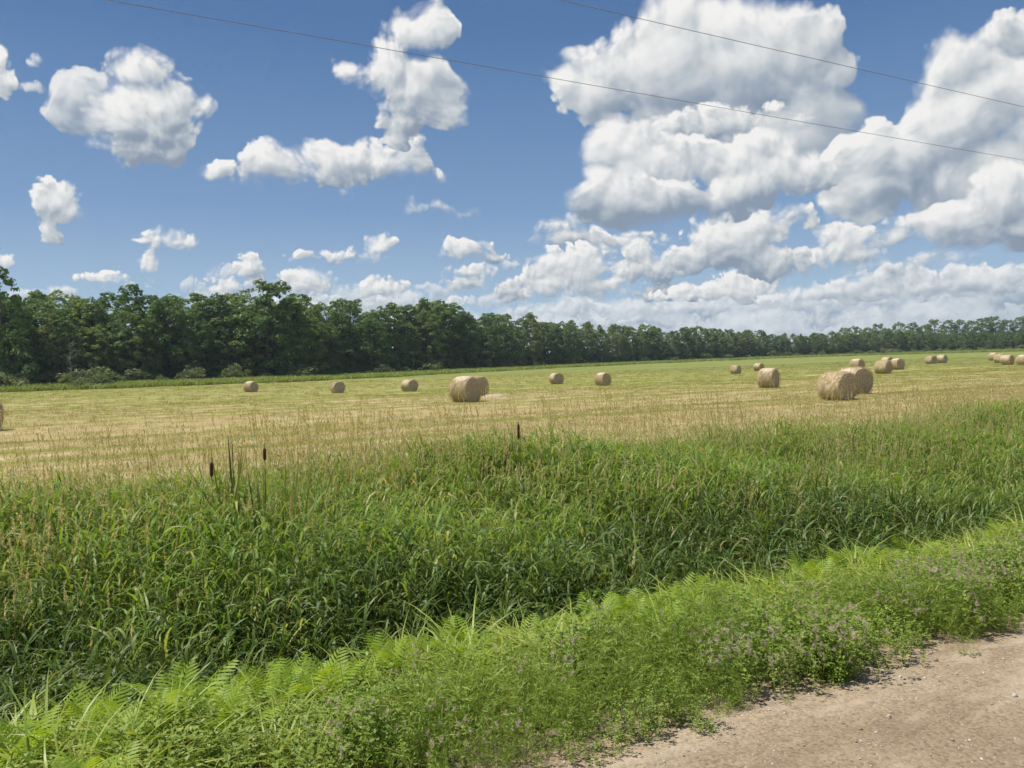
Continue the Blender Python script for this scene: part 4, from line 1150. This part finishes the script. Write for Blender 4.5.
# a dead tree standing bare before the woods
def bare_tree(px, dist, h, label):
    x, y = at_dist(px, dist); r = empty('dead_tree', (x, y, gz(x, y)), rnd(0, 6.28)); tag(r, label, 'dead tree')
    bm = bmesh.new(); limb(bm, (0, 0, -.2), (.2, .1, h), .12, .02, 7, 7); me = bpy.data.meshes.new('trunk'); bm.to_mesh(me); bm.free(); me.materials.append(M_PALE)
    o = bpy.data.objects.new('trunk', me); COL.objects.link(o); o.parent = r
    bm = bmesh.new()
    for i in range(22):
        z = h * rnd(.2, .95); az = rnd(0, 6.28); L = rnd(.5, 1.7) * (1.15 - z / h)
        e = (L * cos(az), L * sin(az), z + L * rnd(.4, 1.0)); limb(bm, (0.2 * z / h, .1 * z / h, z), e, .04, .012, 5, 3)
        for _ in range(3):
            f = rnd(.4, .9); st = (L * f * cos(az), L * f * sin(az), z + (e[2] - z) * f); a2 = az + rnd(-1.2, 1.2)
            limb(bm, st, (st[0] + .5 * cos(a2), st[1] + .5 * sin(a2), st[2] + rnd(.1, .6)), .02, .008, 4, 2)
    me = bpy.data.meshes.new('branches'); bm.to_mesh(me); bm.free(); me.materials.append(M_PALE)
    o = bpy.data.objects.new('branches', me); COL.objects.link(o); o.parent = r
bare_tree(72, 144, 7.5, 'bare dead tree with pale branches before the dark near woods')
bare_tree(372, 186, 8.0, 'slender bare dead tree at the foot of woods behind the spaced bales')
print('trees', n_tree, sum(o.name.startswith('tree') for o in bpy.data.objects))

# shrubs along the foot of the woods
def shrub_mesh():
    n = 14; C, R = [], []
    for i in range(n):
        a, r = rnd(0, 6.28), 1.3 * sqrt(rng.random()); z = rnd(.35, 1.7) * (1.1 - .35 * r)
        C.append((r * cos(a), r * sin(a), max(z, .3))); R.append(rnd(.4, .75))
    V, F, U = leaf_cloud(C, R, 190, .12)
    o = mesh_obj('foliage', V, F, M_CROWN[2], None, U, False, link=False); f = o.data; bpy.data.objects.remove(o)
    bm = bmesh.new()
    for c_ in C[:9]: limb(bm, (c_[0] * .1, c_[1] * .1, -.1), c_, .03, .01, 5, 3)
    st = bpy.data.meshes.new('stems'); bm.to_mesh(st); bm.free(); st.materials.append(M_BARK)
    return f, st
SHRUB = [shrub_mesh() for _ in range(4)]
def plant_shrub(px, dist, h, label, group=None, wide=1.2):
    x, y = at_dist(px, dist); f, st = SHRUB[rng.integers(0, 4)]; k = h / 2.1
    r = empty('shrub', (x, y, gz(x, y) - .05), rnd(0, 6.28), (k * wide, k * wide, k)); tag(r, label, 'shrub', group)
    for nm, me in (('foliage', f), ('stems', st)):
        o = bpy.data.objects.new(nm, me); COL.objects.link(o); o.parent = r
plant_shrub(104, 138, 2.5, 'largest grey green bush standing out from the foot of near woods', wide=1.7)
plant_shrub(82, 133, 1.7, 'low wide bush tucked beside the largest grey green bush', wide=1.5)
plant_shrub(236, 158, 4.4, 'tall leafy shrub against the woods just above the nearest lone bale', wide=.9)
px = -50.0
while px < 1080:
    d = np.interp(px, EDGE_PX, EDGE_D) - rnd(4, 15)
    place = next(t for lim, t in STRETCH if px < lim)
    plant_shrub(px, d, rnd(1.5, 3.6), f'low grey green shrub at the foot of the {place}', f'shrubs at the foot of the {place}', wide=rnd(1.1, 1.7))
    px += rnd(3.0, 8.5) / d * F_PX

# rough uncut growth between the field and the woods
def rough_tuft():
    a = Strips(); n = 46
    r = .8 * np.sqrt(rng.random(n)); a0 = rnd(0, 6.28, n); la = rnd(0, 6.28, n)
    a.add(np.stack([r * np.cos(a0), r * np.sin(a0), 0 * r], -1), polar(la, rnd(.05, .6, n)), np.stack([np.cos(la) * .2, np.sin(la) * .2, -rnd(.1, .4, n)], -1), unit(np.stack([-np.sin(la), np.cos(la), 0 * la], -1)),
          rnd(.4, 1.0, n), rnd(.05, .12, n), 3, 'blade')
    return join_tuft('rough_growth_tuft', [(a, M_ROUGH)])
rough_src = [rough_tuft() for _ in range(4)]
m = 12000; pxs = rnd(-80, 1100, m); dd = np.interp(pxs, EDGE_PX, EDGE_D) - 46 * rng.random(m) ** 1.2 * np.interp(pxs, [0, 300, 1000], [.55, .8, 1.6]) + 4
xy_ = np.array([at_dist(p, d) for p, d in zip(pxs, dd)])
scl = rnd(.6, 1.5, m)
scatter('rough_grass', rough_src, np.stack([xy_[:, 0], xy_[:, 1], ground_z(xy_[:, 0], xy_[:, 1])], -1), np.stack([0 * scl, 0 * scl, rnd(0, 6.28, m)], -1), scl, rng.integers(0, 4, m),
        'uncut rough green growth between the hay field and the woods', 'rough grass')

m = 5200; pxs = rnd(-80, 1100, m); dd = np.interp(pxs, EDGE_PX, EDGE_D) + rnd(1, 20, m)
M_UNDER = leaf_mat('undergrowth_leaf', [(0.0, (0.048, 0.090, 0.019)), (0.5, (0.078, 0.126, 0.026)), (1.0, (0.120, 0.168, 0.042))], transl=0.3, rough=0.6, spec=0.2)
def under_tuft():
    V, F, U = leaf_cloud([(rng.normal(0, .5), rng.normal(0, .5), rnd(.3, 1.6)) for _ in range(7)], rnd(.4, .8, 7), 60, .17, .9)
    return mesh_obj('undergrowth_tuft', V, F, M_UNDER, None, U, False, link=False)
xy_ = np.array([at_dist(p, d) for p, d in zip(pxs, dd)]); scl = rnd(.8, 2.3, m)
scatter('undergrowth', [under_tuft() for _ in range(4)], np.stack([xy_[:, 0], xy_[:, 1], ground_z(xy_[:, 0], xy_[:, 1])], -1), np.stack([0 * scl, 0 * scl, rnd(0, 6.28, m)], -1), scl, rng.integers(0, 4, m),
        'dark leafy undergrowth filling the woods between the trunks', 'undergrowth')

# ------------------------------------------------------------------ the two overhead wires
def wire(px, py, H, label):
    d = ray(px, py); q = (H - CAM_H) / d.z
    x, y = d.x * q, d.y * q; t0 = x * ND[0] + y * ND[1]; s0 = x * RD[0] + y * RD[1]
    ss = np.linspace(-70, 190, 261); V, F = [], []
    sag = 0.00004
    for s in ss:
        px_, py_ = xy(s, t0); z = H + sag * (s - s0) ** 2
        for j in range(6):
            a = 2 * pi * j / 6; V.append((px_ + ND[0] * .0065 * cos(a), py_ + ND[1] * .0065 * cos(a), z + .0065 * sin(a)))
    for i in range(len(ss) - 1):
        for j in range(6):
            F.append((i * 6 + j, i * 6 + (j + 1) % 6, i * 6 + 6 + (j + 1) % 6, i * 6 + 6 + j))
    tag(mesh_obj('power_line', V, F, M_WIRE, smooth=True), label, 'power line', 'overhead power lines')
wire(700, 104, 9.0, 'lower thin dark overhead wire crossing from the tall cloud to the right edge')
wire(850, 67, 9.6, 'upper thin dark overhead wire crossing only the right hand clouds')

# ------------------------------------------------------------------ the summer air between here and the woods
M_HAZE = bpy.data.materials.new('haze'); M_HAZE.use_nodes = True
M_HAZE.node_tree.nodes.clear(); q = G(M_HAZE.node_tree)
pv = q.new('ShaderNodeVolumePrincipled')
pv.inputs['Color'].default_value = (0.80, 0.90, 1.0, 1); pv.inputs['Density'].default_value = 0.00018; pv.inputs['Anisotropy'].default_value = 0.2
o_ = q.new('ShaderNodeOutputMaterial'); q.t.links.new(pv.outputs[0], o_.inputs['Volume'])
hx0, hx1, hy0, hy1, hz0, hz1 = -6500, 6500, -6500, 6500, -40, 45
V = [(x, y, z) for z in (hz0, hz1) for y in (hy0, hy1) for x in (hx0, hx1)]
F = [(0, 2, 3, 1), (4, 5, 7, 6), (0, 1, 5, 4), (2, 6, 7, 3), (0, 4, 6, 2), (1, 3, 7, 5)]
tag(mesh_obj('haze', V, F, M_HAZE), 'thin pale summer haze over the field and woods', 'haze', kind='stuff')
SC.cycles.volume_bounces = 0
